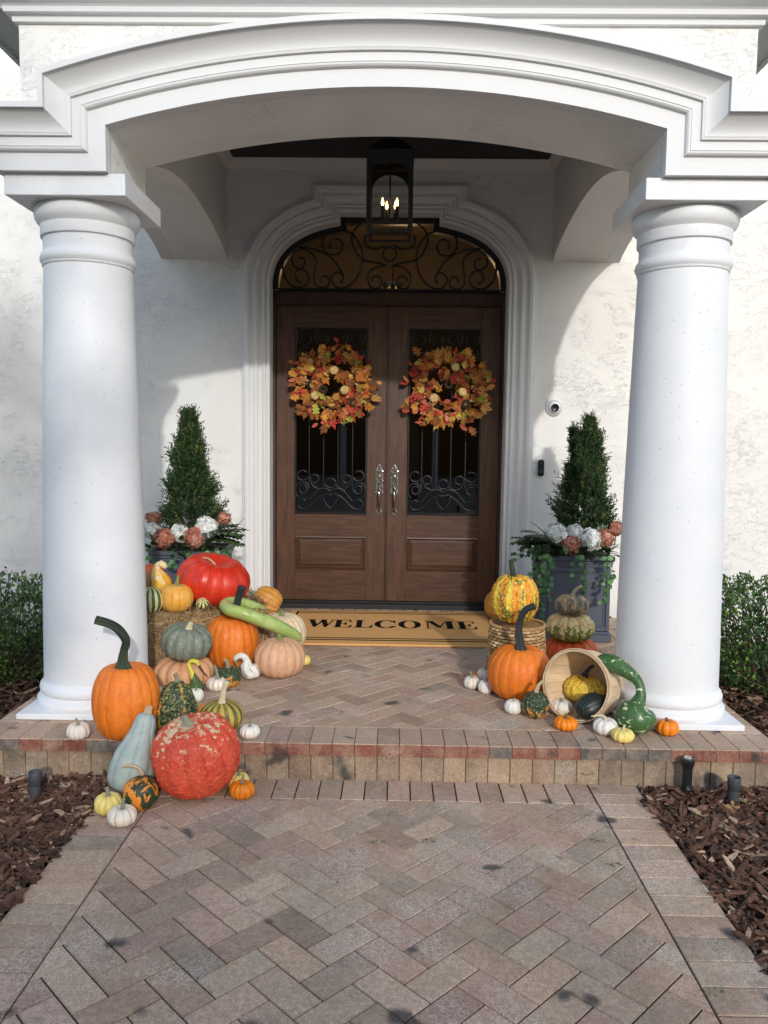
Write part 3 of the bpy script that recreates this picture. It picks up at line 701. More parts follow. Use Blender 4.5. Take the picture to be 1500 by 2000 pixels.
G['dkfleck'] = gmat('dark green rind flecked orange', (.035, .06, .028), (.025, .045, .02), .42, (0, .4), patch=(((.62, .26, .05), 24, .56, .60, 1, -.30), ((.35, .34, .13), 80, .58, .62, .8, 0)), bumps=(('v', 60, .9, .012),))
G['swan'] = gmat('speckled green gourd skin', (.045, .115, .032), (.035, .095, .028), .36, (0, .5), ((.075, .16, .04), 8, .6), patch=(((.66, .70, .42), 24, .595, .61, 1, 0, (1, 1, 1.7)), ((.50, .56, .30), 120, .64, .68, .8, 0)), coat=.15)
G['snake'] = gmat('light green gourd skin', (.34, .45, .12), (.28, .40, .09), .28, (0, .5), ((.50, .58, .24), 7, .7), patch=(((.16, .32, .04), 12, .56, .7, .7, 0),), coat=.35)
G['wreathpumpkin'] = gmat('tan craft pumpkin', (.62, .43, .17), (.28, .15, .05), .5, (0, .45))
G['whitegreen'] = gmat('white rind streaked green', (.74, .73, .66), (.60, .58, .50), .45, (0, .3), stripe=((.05, .10, .03), .93, 1.0, 60, .5))
G['ygourd'] = gmat('yellow and green gourd', (.66, .55, .06), (.50, .42, .05), .42, (0, .3), patch=(((.06, .10, .025), 9, .50, .53, 1, -1.2),))
G['cream_y'] = gmat('cream and gold gourd', (.74, .60, .34), (.60, .40, .14), .45, (0, .3), patch=(((.78, .42, .04), 16, .48, .55, 1, -.4),), bumps=(('n', 60, .5, .004),))
G['daisy'] = gmat('green rind with yellow star', (.04, .065, .03), (.03, .05, .02), .42, (0, .3), stripe=((.74, .66, .26), .35, .45, 40, .3))
def stem_mat(name, a, b):
    t = NT(name, a, .6, spec=.3); v = t.map((60, 60, 6)); t.color(t.mix(t.rng(t.noise(3, 4, .6), .35, .7), a, b)); t.bump(t.noise(150, 4), .4, .002); return t.m
SM = {'dark': stem_mat('dark green stem', (.018, .028, .018), (.06, .075, .04)), 'black': stem_mat('blackish stem', (.018, .022, .024), (.05, .055, .055)), 'tan': stem_mat('tan stem', (.40, .30, .17), (.55, .43, .26)),
      'grey': stem_mat('grey green stem', (.20, .20, .14), (.34, .32, .22)), 'green': stem_mat('green stem', (.14, .19, .05), (.32, .34, .14)), 'pale': stem_mat('pale straw stem', (.55, .47, .28), (.66, .60, .40)), 'brown': stem_mat('brown stem', (.10, .075, .045), (.2, .15, .09))}

def rind(R, H, ribs=10, depth=.09, e=.85, dim=.18, prof=None, tilt=None, seg=None, nv=40, warts=None, lump=.02, sharp=1.0, seed=0, bot=.06, jitter=.25):
    rnd = random.Random(seed+ribs*7); seg = seg or max(72, ribs*8); mb = MB(); rib = []; pol = []; alt = []; rings = []
    ph = [rnd.uniform(0, 6.28) for _ in range(6)]; o = Vector((rnd.uniform(0, 50), rnd.uniform(0, 50), 0))
    rot = Matrix.Identity(3)
    if tilt: rot = Matrix.Rotation(tilt[2] if len(tilt) > 2 else 0, 3, 'Z') @ Matrix.Rotation(tilt[0], 3, 'X') @ Matrix.Rotation(tilt[1], 3, 'Y')
    pts = []
    for i in range(nv+1):
        v = -math.pi/2+math.pi*i/nv
        if prof:
            tt = i/nv; ks = np.linspace(0, 1, len(prof)); r0 = float(np.interp(tt, ks, [p[0] for p in prof])); z0 = float(np.interp(tt, ks, [p[1] for p in prof]))-.5
        else:
            r0 = abs(math.cos(v))**e; z0 = .5*math.copysign(abs(math.sin(v))**.95, math.sin(v))
            q = math.exp(-(r0/.34)**2); z0 -= (dim if z0 > 0 else -bot)*q
        ring = []
        for k in range(seg):
            a = 2*math.pi*k/seg; aw = a*ribs/2+jitter*math.sin(2*a+ph[0])+jitter*.8*math.sin(3*a+ph[1])
            s_ = abs(math.sin(aw))**(.75*sharp); f_ = 1-depth*(1-s_)*(1 if prof is None else min(1, r0*1.5))
            f_ *= 1+lump*(math.sin(a+ph[2])+.6*math.sin(2*a+ph[3]+v))+.006*math.sin(aw*2+ph[4])
            p = Vector((R*r0*f_*math.cos(a), R*r0*f_*math.sin(a), H*z0*(1-(depth*.55*(1-s_) if not prof and r0 > .05 else 0))))
            if warts:
                for am, sc in warts:
                    nn = noise.noise(p*sc+o); p += p.normalized()*am*(max(0, nn-.05)*2.2 if am > 0 else nn*-1)
            p = rot @ p; ring.append(p); rib.append(s_); pol.append(z0+.5); alt.append(.5+.5*math.cos(2*aw+0) if False else .5+.5*math.cos(a*ribs/2*2+jitter*math.sin(2*a+ph[0])*2) if ribs > 6 else s_)
        rings.append(ring)
    mb.loft(rings, True, smooth=True, cap0=True, cap1=True)
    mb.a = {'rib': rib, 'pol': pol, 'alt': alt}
    zmin = min(p[2] for p in mb.v); mb.v = [(p[0], p[1], p[2]-zmin) for p in mb.v]
    top = rot @ Vector((0, 0, H*(.5-(dim if not prof else 0)))) - Vector((0, 0, zmin))
    return mb, top, rot
RNG = random.Random(3)
def gourd(name, label, cat, mat, X, Y, R, H, z=0., ribs=10, stem=None, smat='grey', group=None, world_stem=None, srad=None, slobes=5, **kw):
    """stem: list of offsets from the dimple (in units of metres)"""
    if z == WZ:
        k_ = (CAM[2]-WZ)/(CAM[2]+.198); X = CAM[0]+(X-CAM[0])*k_; Y = CAM[1]+(Y-CAM[1])*k_; R *= k_; H *= k_
    mb, top, rot = rind(R, H, ribs, seed=int(abs(X)*1000+abs(Y)*100), **kw)
    t = thing(name, label, cat, (X, Y, z), group)
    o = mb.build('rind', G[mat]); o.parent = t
    ang = RNG.uniform(0, 6.28)
    if not kw.get('tilt'): o.rotation_euler[2] = ang
    if stem or world_stem:
        sb = MB()
        if world_stem: P = [Vector(p)-Vector((X, Y, z)) for p in world_stem]
        else: P = [top+rot @ Vector(p) for p in stem]
        sr = srad or [.012, .008, .007]
        # flared foot
        tube(sb, P, sr, 20, 5, slobes, .24)
        q = sb.build('stem', SM[smat]); q.parent = t
    return t
def short(h, lean=(.2, 0)): return [(0, 0, -.008), (lean[0]*h*.3, lean[1]*h*.3, h*.5), (lean[0]*h, lean[1]*h, h)]
MW = 'small white pumpkins along the porch edge'
# ---- left group
gourd('pumpkin', 'tall orange pumpkin with long dark hooked stem beside the left column', 'pumpkin', 'orange', -1.1687, -2.9402, .152, .353, ribs=17, depth=.045, sharp=.7, e=.60, dim=.10,
      world_stem=[at(240, 1306, -2.94), at(240, 1290, -2.94), at(243, 1270, -2.94), at(247, 1252, -2.94), at(234, 1232, -2.95), at(214, 1219, -2.96), at(186, 1211, -2.97)], srad=[.036, .021, .016, .017, .018, .017, .018], smat='dark')
gourd('mini_pumpkin', 'small white pumpkin alone on the brick edge in front of the left column', 'mini pumpkin', 'pinkwhite', -1.3712, -2.9915, .0527, .078, ribs=10, depth=.12, e=.72, stem=short(.035, (-.3, 0)), srad=[.010, .005, .004], smat='grey')
t = gourd('hubbard_squash', 'blue grey pear shaped squash leaning against the step between orange and red pumpkins', 'squash', 'hub', -1.065, -3.09, .107, .345, z=WZ, ribs=9, depth=.085, lump=.035, warts=((.004, 22),),
      prof=[(0, 0), (.50, .01), (.82, .05), (.96, .13), (1, .24), (.99, .34), (.93, .44), (.82, .54), (.68, .63), (.56, .72), (.48, .80), (.44, .88), (.38, .95), (.24, .99), (.0, 1.)], tilt=(-.27, .17, 0), stem=[(0, 0, -.01), (.003, 0, .02), (.004, 0, .032)], srad=[.017, .013, .014], smat='tan')
gourd('warty_pumpkin', 'large red warty pumpkin with cream scars standing below the step', 'pumpkin', 'warty', -.8034, -3.1021, .190, .322, z=WZ, ribs=12, depth=.03, e=.60, dim=.03, nv=110, seg=260, lump=.025, tilt=(.16, -.18, 0),
      warts=((.0045, 70), (.003, 130)), stem=[(0, 0, -.012), (-.004, 0, .02), (-.010, 0, .045)], srad=[.034, .015, .012], smat='grey')
gourd('gourd', 'round orange gourd splashed dark green with a thin curved stem', 'gourd', 'tiger2', -.9999, -3.2599, .0731, .1422, z=WZ, ribs=9, depth=.03, dim=.05, warts=((.002, 60),),
      world_stem=[at(277, 1523, -3.26), at(276, 1508, -3.26), at(266, 1498, -3.26), at(250, 1495, -3.265), at(239, 1498, -3.27)], srad=[.013, .007, .006, .0055, .005], smat='tan')
gourd('mini_pumpkin', 'pale yellow mini pumpkin at the mulch edge, leftmost on the walkway', 'mini pumpkin', 'yellow', -1.1223, -3.3083, .0581, .0918, z=WZ, ribs=10, depth=.11, stem=short(.04, (-.2, .1)), srad=[.012, .007, .008])
gourd('mini_pumpkin', 'white mini pumpkin with orange lines, front-most on the walkway', 'mini pumpkin', 'tiger', -1.0299, -3.4045, .0597, .0808, z=WZ, ribs=10, depth=.09, stem=short(.045, (.1, .1)), srad=[.012, .006, .006])
gourd('warty_gourd', 'dark green warty gourd with one orange stripe between tall orange pumpkin and striped gourd', 'gourd', 'dkwarty', -.9482, -2.8834, .0968, .232, ribs=5, depth=.04, seg=180, nv=90, e=.8, dim=.02, jitter=.1,
      prof=[(0, 0), (.5, .01), (.82, .08), (.97, .2), (1, .35), (.96, .5), (.86, .65), (.70, .8), (.5, .92), (.25, .985), (0, 1)], warts=((.006, 75), (.003, 140)), stem=short(.04, (-.3, 0)), srad=[.014, .009, .009], tilt=(0, .05, .9))
gourd('striped_gourd', 'green and gold striped round gourd with tall pale stem', 'gourd', 'greenstripe', -.7429, -2.85, .1038, .149, ribs=14, depth=.05, dim=.06, world_stem=[at(433, 1382, -2.86), at(434, 1366, -2.86), at(437, 1348, -2.86), at(443, 1330, -2.86)], srad=[.022, .012, .010, .0125], smat='pale')
gourd('mini_pumpkin', 'white mini pumpkin alone on the step edge right of the striped gourd', 'mini pumpkin', 'white', -.5923, -2.9439, .048, .0645, ribs=11, depth=.1, stem=short(.03), srad=[.009, .004, .004])
gourd('mini_pumpkin', 'pale yellow mini pumpkin behind an orange one right of the red warty pumpkin', 'mini pumpkin', 'yellow', -.6213, -3.0607, .0509, .0839, z=WZ, ribs=10, depth=.1, stem=short(.03), srad=[.009, .005, .004])
gourd('mini_pumpkin', 'orange mini pumpkin on the walkway right of the red warty pumpkin', 'mini pumpkin', 'mini', -.591, -3.14, .0563, .0782, z=WZ, ribs=11, depth=.11, stem=short(.04), srad=[.010, .005, .004])
gourd('heirloom_pumpkin', 'flat peach tan pumpkin with deep ribs carrying the grey green one', 'pumpkin', 'tan', -1.098, -2.1732, .169, .170, ribs=13, depth=.15, e=.62, dim=.16, jitter=.15)
gourd('heirloom_pumpkin', 'grey green ribbed pumpkin stacked on the flat peach tan one', 'pumpkin', 'greygreen', -1.078, -2.1935, .1405, .205, z=.155, ribs=13, depth=.09, dim=.16, tilt=(.10, .16, 0), stem=[(0, 0, -.01), (.004, 0, .02), (.012, 0, .045)], srad=[.024, .013, .011], smat='pale', jitter=.15)
gourd('pumpkin', 'orange pumpkin with thick cut stem under the long green gourd', 'pumpkin', 'orange', -.9052, -1.7865, .160, .335, ribs=18, depth=.042, sharp=.7, e=.68, dim=.10, world_stem=[at(458, 1200, -1.78), at(462, 1185, -1.78), at(467, 1165, -1.78), at(474, 1145, -1.78)], srad=[.028, .019, .018, .022], smat='black')
gourd('heirloom_pumpkin', 'peach pink round pumpkin nearest the doormat, in front of the cream one', 'pumpkin', 'peach', -.5932, -1.9546, .149, .236, ribs=15, depth=.045, dim=.06, stem=[(0, 0, -.01), (-.006, 0, .02), (-.016, 0, .034)], srad=[.018, .011, .013], smat='green')
gourd('heirloom_pumpkin', 'cream ribbed pumpkin behind the peach pink one at the doormat corner', 'pumpkin', 'cream', -.6631, -1.4123, .165, .270, ribs=20, depth=.045, dim=.08, stem=[(0, 0, -.01), (0, 0, .02), (.002, 0, .038)], srad=[.02, .013, .017], smat='green')
gourd('squash', 'golden tan squash lying on its side by the left door casing', 'squash', 'squash', -.93, -.33, .112, .24, ribs=13, depth=.06, dim=.07, tilt=(-.25, -1.05, .2), stem=[(0, 0, -.01), (0, 0, .04), (.006, 0, .065)], srad=[.022, .013, .016], smat='grey')
BZ = .34
gourd('pumpkin', 'big glossy red pumpkin lying on the hay bale', 'pumpkin', 'red', -1.0825, -1.5325, .232, .300, z=BZ-.012, ribs=12, depth=.05, e=.74, dim=.16, tilt=(.16, .22, 0), lump=.035, jitter=.35, stem=[(0, 0, -.02), (-.02, 0, .012), (-.07, 0, .03), (-.15, .0, .0)], srad=[.012, .006, .004, .003], smat='tan')
gourd('pumpkin', 'small round yellow orange pumpkin with orange stripes at the front of the hay bale', 'pumpkin', 'yorange', -1.2566, -1.742, .1015, .180, z=BZ-.012, ribs=12, depth=.045, dim=.08, stem=[(0, 0, -.01), (.002, .01, .03), (.006, .02, .06)], srad=[.014, .008, .007], smat='green')
gourd('striped_gourd', 'cream gourd with green stripes half hidden by the left column', 'gourd', 'greencream', -1.40, -1.80, .078, .165, z=BZ-.008, ribs=12, depth=.04, dim=.03, e=.9)
gourd('gourd', 'rust and green gourd behind the left column beside the planter', 'gourd', 'turban', -1.52, -1.36, .085, .235, z=BZ, ribs=10, depth=.05, dim=.05)
gourd('star_gourd', 'tiny dark green gourd with a pale yellow star on the hay bale', 'gourd', 'daisy', -1.105, -1.72, .041, .066, z=BZ, ribs=10, depth=.10, dim=.06, tilt=(.75, .2, 0), stem=short(.012), srad=[.006, .004, .004], smat='pale')
for (px, py), nm, lab, mt, (X, Y, R, H), sm_ in (
   ((382, 1356), 'mini_pumpkin', 'white mini pumpkin in front of the yellow crookneck gourd', 'white', (-.9678, -2.4425, .0425, .0737), 'green'),):
    gourd(nm, lab, 'mini pumpkin', mt, X, Y, R, H, ribs=11, depth=.09, stem=short(.03), srad=[.009, .004, .004], smat=sm_)
gourd('mini_pumpkin', 'white mini pumpkin with faint orange lines and a tall curved stem', 'mini pumpkin', 'tiger', -.8959, -2.2484, .0608, .0789, ribs=10, depth=.1, stem=[(0, 0, -.008), (-.003, 0, .03), (-.012, 0, .065), (-.02, 0, .08)], srad=[.012, .007, .006, .005], smat='grey')
gourd('gourd', 'dark green gourd marked orange between two white gourds', 'gourd', 'dkfleck', -.8521, -2.173, .0732, .118, ribs=10, depth=.07, dim=.08, e=.8, stem=[(0, 0, -.008), (-.006, 0, .03), (-.026, 0, .05)], srad=[.013, .008, .009], smat='grey')
gourd('gourd', 'orange gourd mostly hidden between dark green and striped gourds', 'gourd', 'mini', -.870, -2.66, .032, .062, ribs=10, depth=.06)
gourd('gourd', 'small yellow gourd peeking out right of the peach pink pumpkin', 'gourd', 'yellow', -.478, -1.72, .042, .066, ribs=8, depth=.03)
# ---- bent gourds: one continuous skin along a bent axis
def bent(name, label, mat, P, rad, seg=40, sub=8, ribs=8, depth=.03, stem=None, smat='tan', srad=(.006, .004), base=None, warts=None, lump=0):
    t = thing(name, label, 'gourd', base or tuple(P[0])); b = Vector(t.location)
    Q = crom([Vector(p)-b for p in P], sub); n = len(Q)
    rs = [p.x for p in crom([Vector((r, 0, 0)) for r in rad], sub)]; mb = MB(); rib = []; pol = []; rings = []
    T_ = [(Q[min(i+1, n-1)]-Q[max(i-1, 0)]).normalized() for i in range(n)]; N = T_[0].orthogonal().normalized()
    for i in range(n):
        N = (N-T_[i]*N.dot(T_[i])).normalized(); B = T_[i].cross(N); ring = []
        for k in range(seg):
            a = 2*math.pi*k/seg; s_ = abs(math.sin(a*ribs/2)); q = max(.0005, rs[i])*(1-depth*(1-s_))
            p = Q[i]+N*math.cos(a)*q+B*math.sin(a)*q
            if warts: p += (p-Q[i]).normalized()*warts[0]*max(0, noise.noise(p*warts[1]))
            ring.append(p); rib.append(s_); pol.append(i/(n-1))
        rings.append(ring)
    mb.loft(rings, True, smooth=True, cap0=True, cap1=True); mb.a = {'rib': rib, 'pol': pol, 'alt': rib}
    o = mb.build('rind', G[mat]); o.parent = t
    if stem:
        sb = MB(); tube(sb, [Vector(p)-b for p in stem], list(srad), 10, 4, 5, .15); q = sb.build('stem', SM[smat]); q.parent = t
    return t
sx, sy = -1.0, -2.30
bent('crookneck_gourd', 'yellow and green gourd with a thin looped neck against the peach tan pumpkin', 'ygourd',
     [(-1.000, -2.33, .004), (-.998, -2.33, .018), (-.997, -2.33, .045), (-1.0, -2.33, .075), at(374, 1312, -2.33), at(369, 1298, -2.33), at(374, 1291, -2.33), at(384, 1293, -2.33), at(388, 1300, -2.33)],
     [.003, .036, .045, .026, .013, .011, .011, .012, .008], 32, 8, 8, .06, stem=[at(388, 1300, -2.33), at(393, 1308, -2.32), at(400, 1316, -2.31), at(405, 1321, -2.31)], smat='dark', srad=(.005, .004, .003), base=(-1.0, -2.33, 0))
bent('gooseneck_gourd', 'white gooseneck gourd with green streaks and drooping neck', 'whitegreen',
     [(-.742, -2.05, .004), (-.745, -2.05, .02), (-.747, -2.05, .045), at(483, 1302, -2.05), at(482, 1292, -2.05), at(477, 1283, -2.05), at(468, 1281, -2.05), at(461, 1286, -2.05), at(459, 1291, -2.05)],
     [.003, .040, .052, .040, .024, .019, .017, .014, .008], 36, 8, 8, .09, stem=[at(459, 1291, -2.05), at(463, 1299, -2.05), at(465, 1307, -2.05)], smat='grey', srad=(.005, .004, .003), base=(-.745, -2.05, 0))
bent('swan_gourd', 'cream and gold gourd with a bent ridged neck at the back of the hay bale', 'cream_y',
     [(-1.385, -1.57, BZ+.05), (-1.39, -1.58, BZ+.08), (-1.39, -1.59, BZ+.13), at(308, 1120, -1.6), at(307, 1108, -1.6), at(312, 1102, -1.6), at(320, 1104, -1.6), at(324, 1110, -1.6)],
     [.004, .05, .062, .042, .022, .02, .02, .012], 36, 8, 9, .1, warts=(.008, 60), base=(-1.385, -1.57, BZ))
bent('snake_gourd', 'long light green gourd draped over the orange and cream pumpkins', 'snake',
     [at(523, 1195, -1.60), at(515, 1190, -1.61), at(498, 1184, -1.64), at(476, 1178, -1.68), at(452, 1176, -1.74), at(440, 1182, -1.82), at(449, 1191, -1.90), at(475, 1198, -1.92), at(505, 1209, -1.90), at(532, 1219, -1.86), at(558, 1232, -1.80), at(578, 1243, -1.74), at(590, 1252, -1.72)],
     [.004, .018, .028, .032, .034, .035, .036, .038, .040, .043, .042, .034, .006], 32, 8, 6, .0, stem=[at(560, 1226, -1.73), at(575, 1231, -1.74), at(588, 1238, -1.76)], smat='brown', srad=(.003, .0025, .002))
# ---- right group
gourd('pumpkin', 'orange pumpkin with long dark curved stem in front of the wicker basket', 'pumpkin', 'orange', .7552, -2.2909, .173, .301, ribs=19, depth=.045, sharp=.7, e=.72, dim=.10,
      world_stem=[at(1017, 1271, -2.29), at(1015, 1256, -2.29), at(1013, 1230, -2.29), at(1017, 1206, -2.29), at(1028, 1190, -2.29), at(1045, 1184, -2.29)], srad=[.032, .021, .017, .015, .015, .016], smat='black')
gourd('warty_gourd', 'gold and green warty gourd standing on the upturned wicker basket', 'gourd', 'wartgold', .7702, -1.9688, .135, .281, z=.345, ribs=10, depth=.04, seg=220, nv=110, e=.72, dim=.06, warts=((.0042, 75), (.002, 150)),
      world_stem=[at(1003, 1140, -1.97), at(1003, 1127, -1.97), at(1000, 1110, -1.97), at(998, 1094, -1.97)], srad=[.028, .016, .013, .012], smat='dark')
gourd('squash', 'golden tan squash near the door, half hidden behind the wicker basket', 'squash', 'squash', .895, -.3392, .1185, .2392, ribs=13, depth=.06, dim=.06)
gourd('heirloom_pumpkin', 'small grey and tan pumpkin with curved stem on top of the stack of three', 'pumpkin', 'greytan', 1.176, -1.6199, .1024, .1266, z=.322, ribs=12, depth=.10, warts=((.004, 45),), stem=[(0, 0, -.01), (.008, 0, .03), (.03, 0, .06), (.06, 0, .075)], srad=[.022, .010, .009, .009], smat='tan')
gourd('heirloom_pumpkin', 'cream pumpkin flecked green in the middle of the stack of three', 'pumpkin', 'carnival', 1.1669, -1.6216, .150, .170, z=.158, ribs=13, depth=.10, e=.66, warts=((.003, 45),))
gourd('heirloom_pumpkin', 'rust and olive flat pumpkin at the bottom of the stack of three', 'pumpkin', 'turban', 1.183, -1.5809, .165, .1724, ribs=15, depth=.11, e=.65)
gourd('warty_gourd', 'yellow warty gourd with green lines sitting inside the bushel basket', 'gourd', 'goldwart', 1.065, -2.462, .104, .137, z=.035, ribs=14, depth=.07, seg=160, nv=70, warts=((.004, 80),), world_stem=[at(1141, 1321, -2.46), at(1146, 1311, -2.46), at(1152, 1304, -2.46), at(1160, 1300, -2.46)], srad=[.018, .009, .008, .008], smat='black')
gourd('gourd', 'blackish green gourd lying in the mouth of the bushel basket', 'gourd', 'blackgreen', 1.045, -2.68, .062, .155, z=.022, ribs=9, depth=.05, tilt=(.1, 1.2, .35), e=.8, dim=.0, stem=[(0, 0, 0), (0, .0, .02), (.01, 0, .03)], srad=[.02, .014, .01], smat='black')
gourd('mini_pumpkin', 'white mini pumpkin with orange lines resting at the bushel basket rim', 'mini pumpkin', 'tiger', .925, -2.56, .0585, .072, z=.012, ribs=10, depth=.1, stem=short(.02), srad=[.009, .006, .006])
gourd('mini_pumpkin', 'orange mini pumpkin directly in front of the bushel basket', 'mini pumpkin', 'mini', .9043, -2.77, .0574, .0688, ribs=11, depth=.11, stem=short(.025), srad=[.009, .005, .005], smat='brown')
gourd('gourd', 'small dark green warty gourd with tan stem between orange pumpkin and bushel basket', 'gourd', 'dkfleck', .7883, -2.6036, .0659, .1358, ribs=9, depth=.03, seg=140, nv=60, dim=.03, warts=((.004, 90),), stem=[(0, 0, -.01), (.008, 0, .025), (.02, 0, .045), (.036, 0, .055)], srad=[.012, .009, .007, .009], smat='tan')
gourd('mini_pumpkin', 'plain white mini pumpkin in front of the orange pumpkin with dark stem', 'mini pumpkin', 'white', .6863, -2.5505, .0465, .0778, ribs=10, depth=.06, stem=short(.02), srad=[.006, .004, .003], smat='tan')
gourd('mini_pumpkin', 'white mini pumpkin with long bent pale stem in front of the speckled swan gourd', 'mini pumpkin', 'white', 1.0846, -2.8191, .0588, .0825, ribs=10, depth=.08, stem=[(0, 0, -.008), (-.006, 0, .018), (-.03, 0, .026), (-.07, 0, .02)], srad=[.010, .005, .004, .0035], smat='pale')
gourd('mini_pumpkin', 'pale yellow mini pumpkin, front-most on the right of the porch', 'mini pumpkin', 'yellow', 1.1407, -2.9141, .0525, .0652, ribs=11, depth=.1, stem=short(.03, (.2, 0)), srad=[.009, .005, .005], smat='pale')
gourd('mini_pumpkin', 'orange mini pumpkin against the right column base', 'mini pumpkin', 'mini', 1.379, -2.8141, .0541, .0787, ribs=9, depth=.12, stem=short(.02, (-.4, 0)), srad=[.010, .006, .005], smat='brown')
gourd('mini_pumpkin', 'white mini pumpkin with one orange line, leftmost of the three in the right group', 'mini pumpkin', 'tiger', .5152, -2.1434, .05, .0777, ribs=9, depth=.08, stem=short(.04, (-.4, 0)), srad=[.009, .005, .005])
gourd('mini_pumpkin', 'plain white mini pumpkin touching the left side of the orange pumpkin with dark stem', 'mini pumpkin', 'white', .5821, -2.2248, .0448, .0804, ribs=10, depth=.05, stem=short(.02), srad=[.008, .005, .005])
gourd('mini_pumpkin', 'white mini pumpkin with orange lines, rear-most of the three by the wicker basket', 'mini pumpkin', 'tiger', .6025, -2.02, .0508, .0865, ribs=10, depth=.1, stem=short(.045, (.3, 0)), srad=[.010, .006, .005])
gourd('mini_pumpkin', 'tiny orange pumpkin peeking between white ones left of the wicker basket', 'mini pumpkin', 'mini', .553, -2.02, .030, .06, ribs=10, depth=.1)
bent('swan_gourd', 'large speckled green swan gourd with its head on the bushel basket', 'swan',
     [(1.229, -2.806, .003), (1.229, -2.806, .02), (1.229, -2.806, .075), (1.231, -2.805, .12), at(1246, 1374, -2.80), at(1252, 1354, -2.79), at(1246, 1332, -2.77), at(1230, 1316, -2.74), at(1205, 1300, -2.70), at(1184, 1292, -2.66), at(1170, 1290, -2.63), at(1163, 1290, -2.62)],
     [.01, .062, .093, .078, .040, .024, .024, .031, .042, .040, .024, .004], 48, 8, 6, .0, base=(1.229, -2.806, 0))
# ================================================================ HAY BALE
bt = thing('hay_bale', 'rectangular straw hay bale carrying the red pumpkin behind the left column', 'hay bale', (-1.27, -1.55, 0)); bt.rotation_euler[2] = R_(15)
mb = MB(); L_, D_, H_ = .98, .45, .33
rnd = random.Random(5)
rings = []
for i in range(9):
    z = .004+H_*i/8; k = 1-.04*abs(i/4-1)**3; ring = []
    per = [(-1, -1), (0, -1), (1, -1), (1, 0), (1, 1), (0, 1), (-1, 1), (-1, 0)]
    for j in range(48):
        t_ = j/6; a = per[int(t_) % 8]; b = per[(int(t_)+1) % 8]; f_ = t_-int(t_)
        x = (a[0]+(b[0]-a[0])*f_)*L_/2*k; y = (a[1]+(b[1]-a[1])*f_)*D_/2*k
        nn = .012*noise.noise(Vector((x*9, y*9, z*9))); ring.append((x*(1+nn*2), y*(1+nn*4), z))
    rings.append(ring)
mb.loft(rings, True, (.17, .105, .05), False, True, True)
o = mb.build('core', M['straw']); o.parent = bt
mb = MB()
for k in range(7000):
    f_ = rnd.random()
    if f_ < .5: x = rnd.uniform(-.5, .5)*L_; y = -D_/2; z = rnd.uniform(0, H_); n_ = Vector((0, -1, 0))
    elif f_ < .85: x = rnd.uniform(-.5, .5)*L_; y = rnd.uniform(-.5, .5)*D_; z = H_; n_ = Vector((0, 0, 1))
    else: x = L_/2; y = rnd.uniform(-.5, .5)*D_; z = rnd.uniform(0, H_); n_ = Vector((1, 0, 0))
    p = Vector((x, y, z))+n_*rnd.uniform(-.002, .016)
    d = Vector((rnd.gauss(0, 1), rnd.gauss(0, .6), rnd.gauss(0, .6))); d = (d-n_*d.dot(n_)*rnd.uniform(.6, .95)).normalized()
    l = rnd.uniform(.03, .11); wv = n_.cross(d).normalized()*rnd.uniform(.0010, .0026); q = p+d*l; md = p+d*l*.5+n_*rnd.uniform(0, .008)
    tint = jit((.50, .33, .16) if rnd.random() < .72 else (.28, .17, .08), rnd.uniform(.45, 1.25))
    mb.add([p-wv, p+wv, md+wv, md-wv, q], [(0, 1, 2, 3), (3, 2, 4)], tint)
o = mb.build('straw', M['straw']); o.parent = bt
# ================================================================ BASKETS
bk = thing('wicker_basket', 'upturned woven wicker basket under the gold warty gourd', 'basket', (.785, -1.965, 0))
def weave(mb, R0, R1, z0, z1, rows, sticks, rnd, w_=.013, amp=.009, flat=False, cols=((.52, .34, .16), (.40, .24, .10), (.62, .45, .25), (.30, .17, .07))):
    for r in range(rows):
        zz = z0+(z1-z0)*(r+.5)/rows; RR = R0+(R1-R0)*(r+.5)/rows; h = (z1-z0)/rows*.46
        for k in range(sticks):
            tint = jit(rnd.choice(cols), rnd.uniform(.8, 1.15)); a0 = 2*math.pi*(k+(r % 2)*.5)/sticks; da = 2*math.pi/sticks
            up, dn = [], []; rg = []
            for m_ in range(7):
                t_ = m_/6; a = a0+da*t_*1.0; rr = RR+amp*math.sin(math.pi*t_); q = []
                for (dr, dz) in ((0, -h), (.002, -h*.6), (.002, h*.6), (0, h), (-.003, 0)): q.append(((rr+dr)*math.cos(a), (rr+dr)*math.sin(a), zz+dz))
                rg.append(q)
            mb.loft(rg, True, tint, True)
mb = MB(); rnd = random.Random(9); weave(mb, .166, .151, .01, .325, 17, 26, rnd)
o = mb.build('woven_side', M['splint']); o.parent = bk
mb = MB(); lathe(mb, [(.162, .002), (.147, .325)], 0, 0, 40, (.10, .06, .03)); mb.add([(.147*math.cos(a), .147*math.sin(a), .328) for a in np.linspace(0, 2*math.pi, 40, endpoint=False)], [tuple(range(40))], (.35, .22, .1)); o = mb.build('lining', M['splint']); o.parent = bk
for rr, zz, nm in ((.155, .333, 'top_rim'), (.170, .008, 'bottom_rim')):
    mb = MB(); n = 120
    lathe(mb, [(rr-.004, zz-.004), (rr+.004, zz-.004), (rr+.004, zz+.004), (rr-.004, zz+.004), (rr-.004, zz-.004)], 0, 0, 40, (.3, .18, .08))
    for q in range(2):
        f_ = lambda k: Vector(((rr+.005*math.cos(2*math.pi*k*22/n+q*math.pi))*math.cos(2*math.pi*k/n), (rr+.005*math.cos(2*math.pi*k*22/n+q*math.pi))*math.sin(2*math.pi*k/n), zz+.005*math.sin(2*math.pi*k*22/n+q*math.pi)))
        tube(mb, [f_(k) for k in range(n+1)], .0065, 6, 1, tint=(.45, .28, .12))
    o = mb.build(nm, M['splint']); o.parent = bk
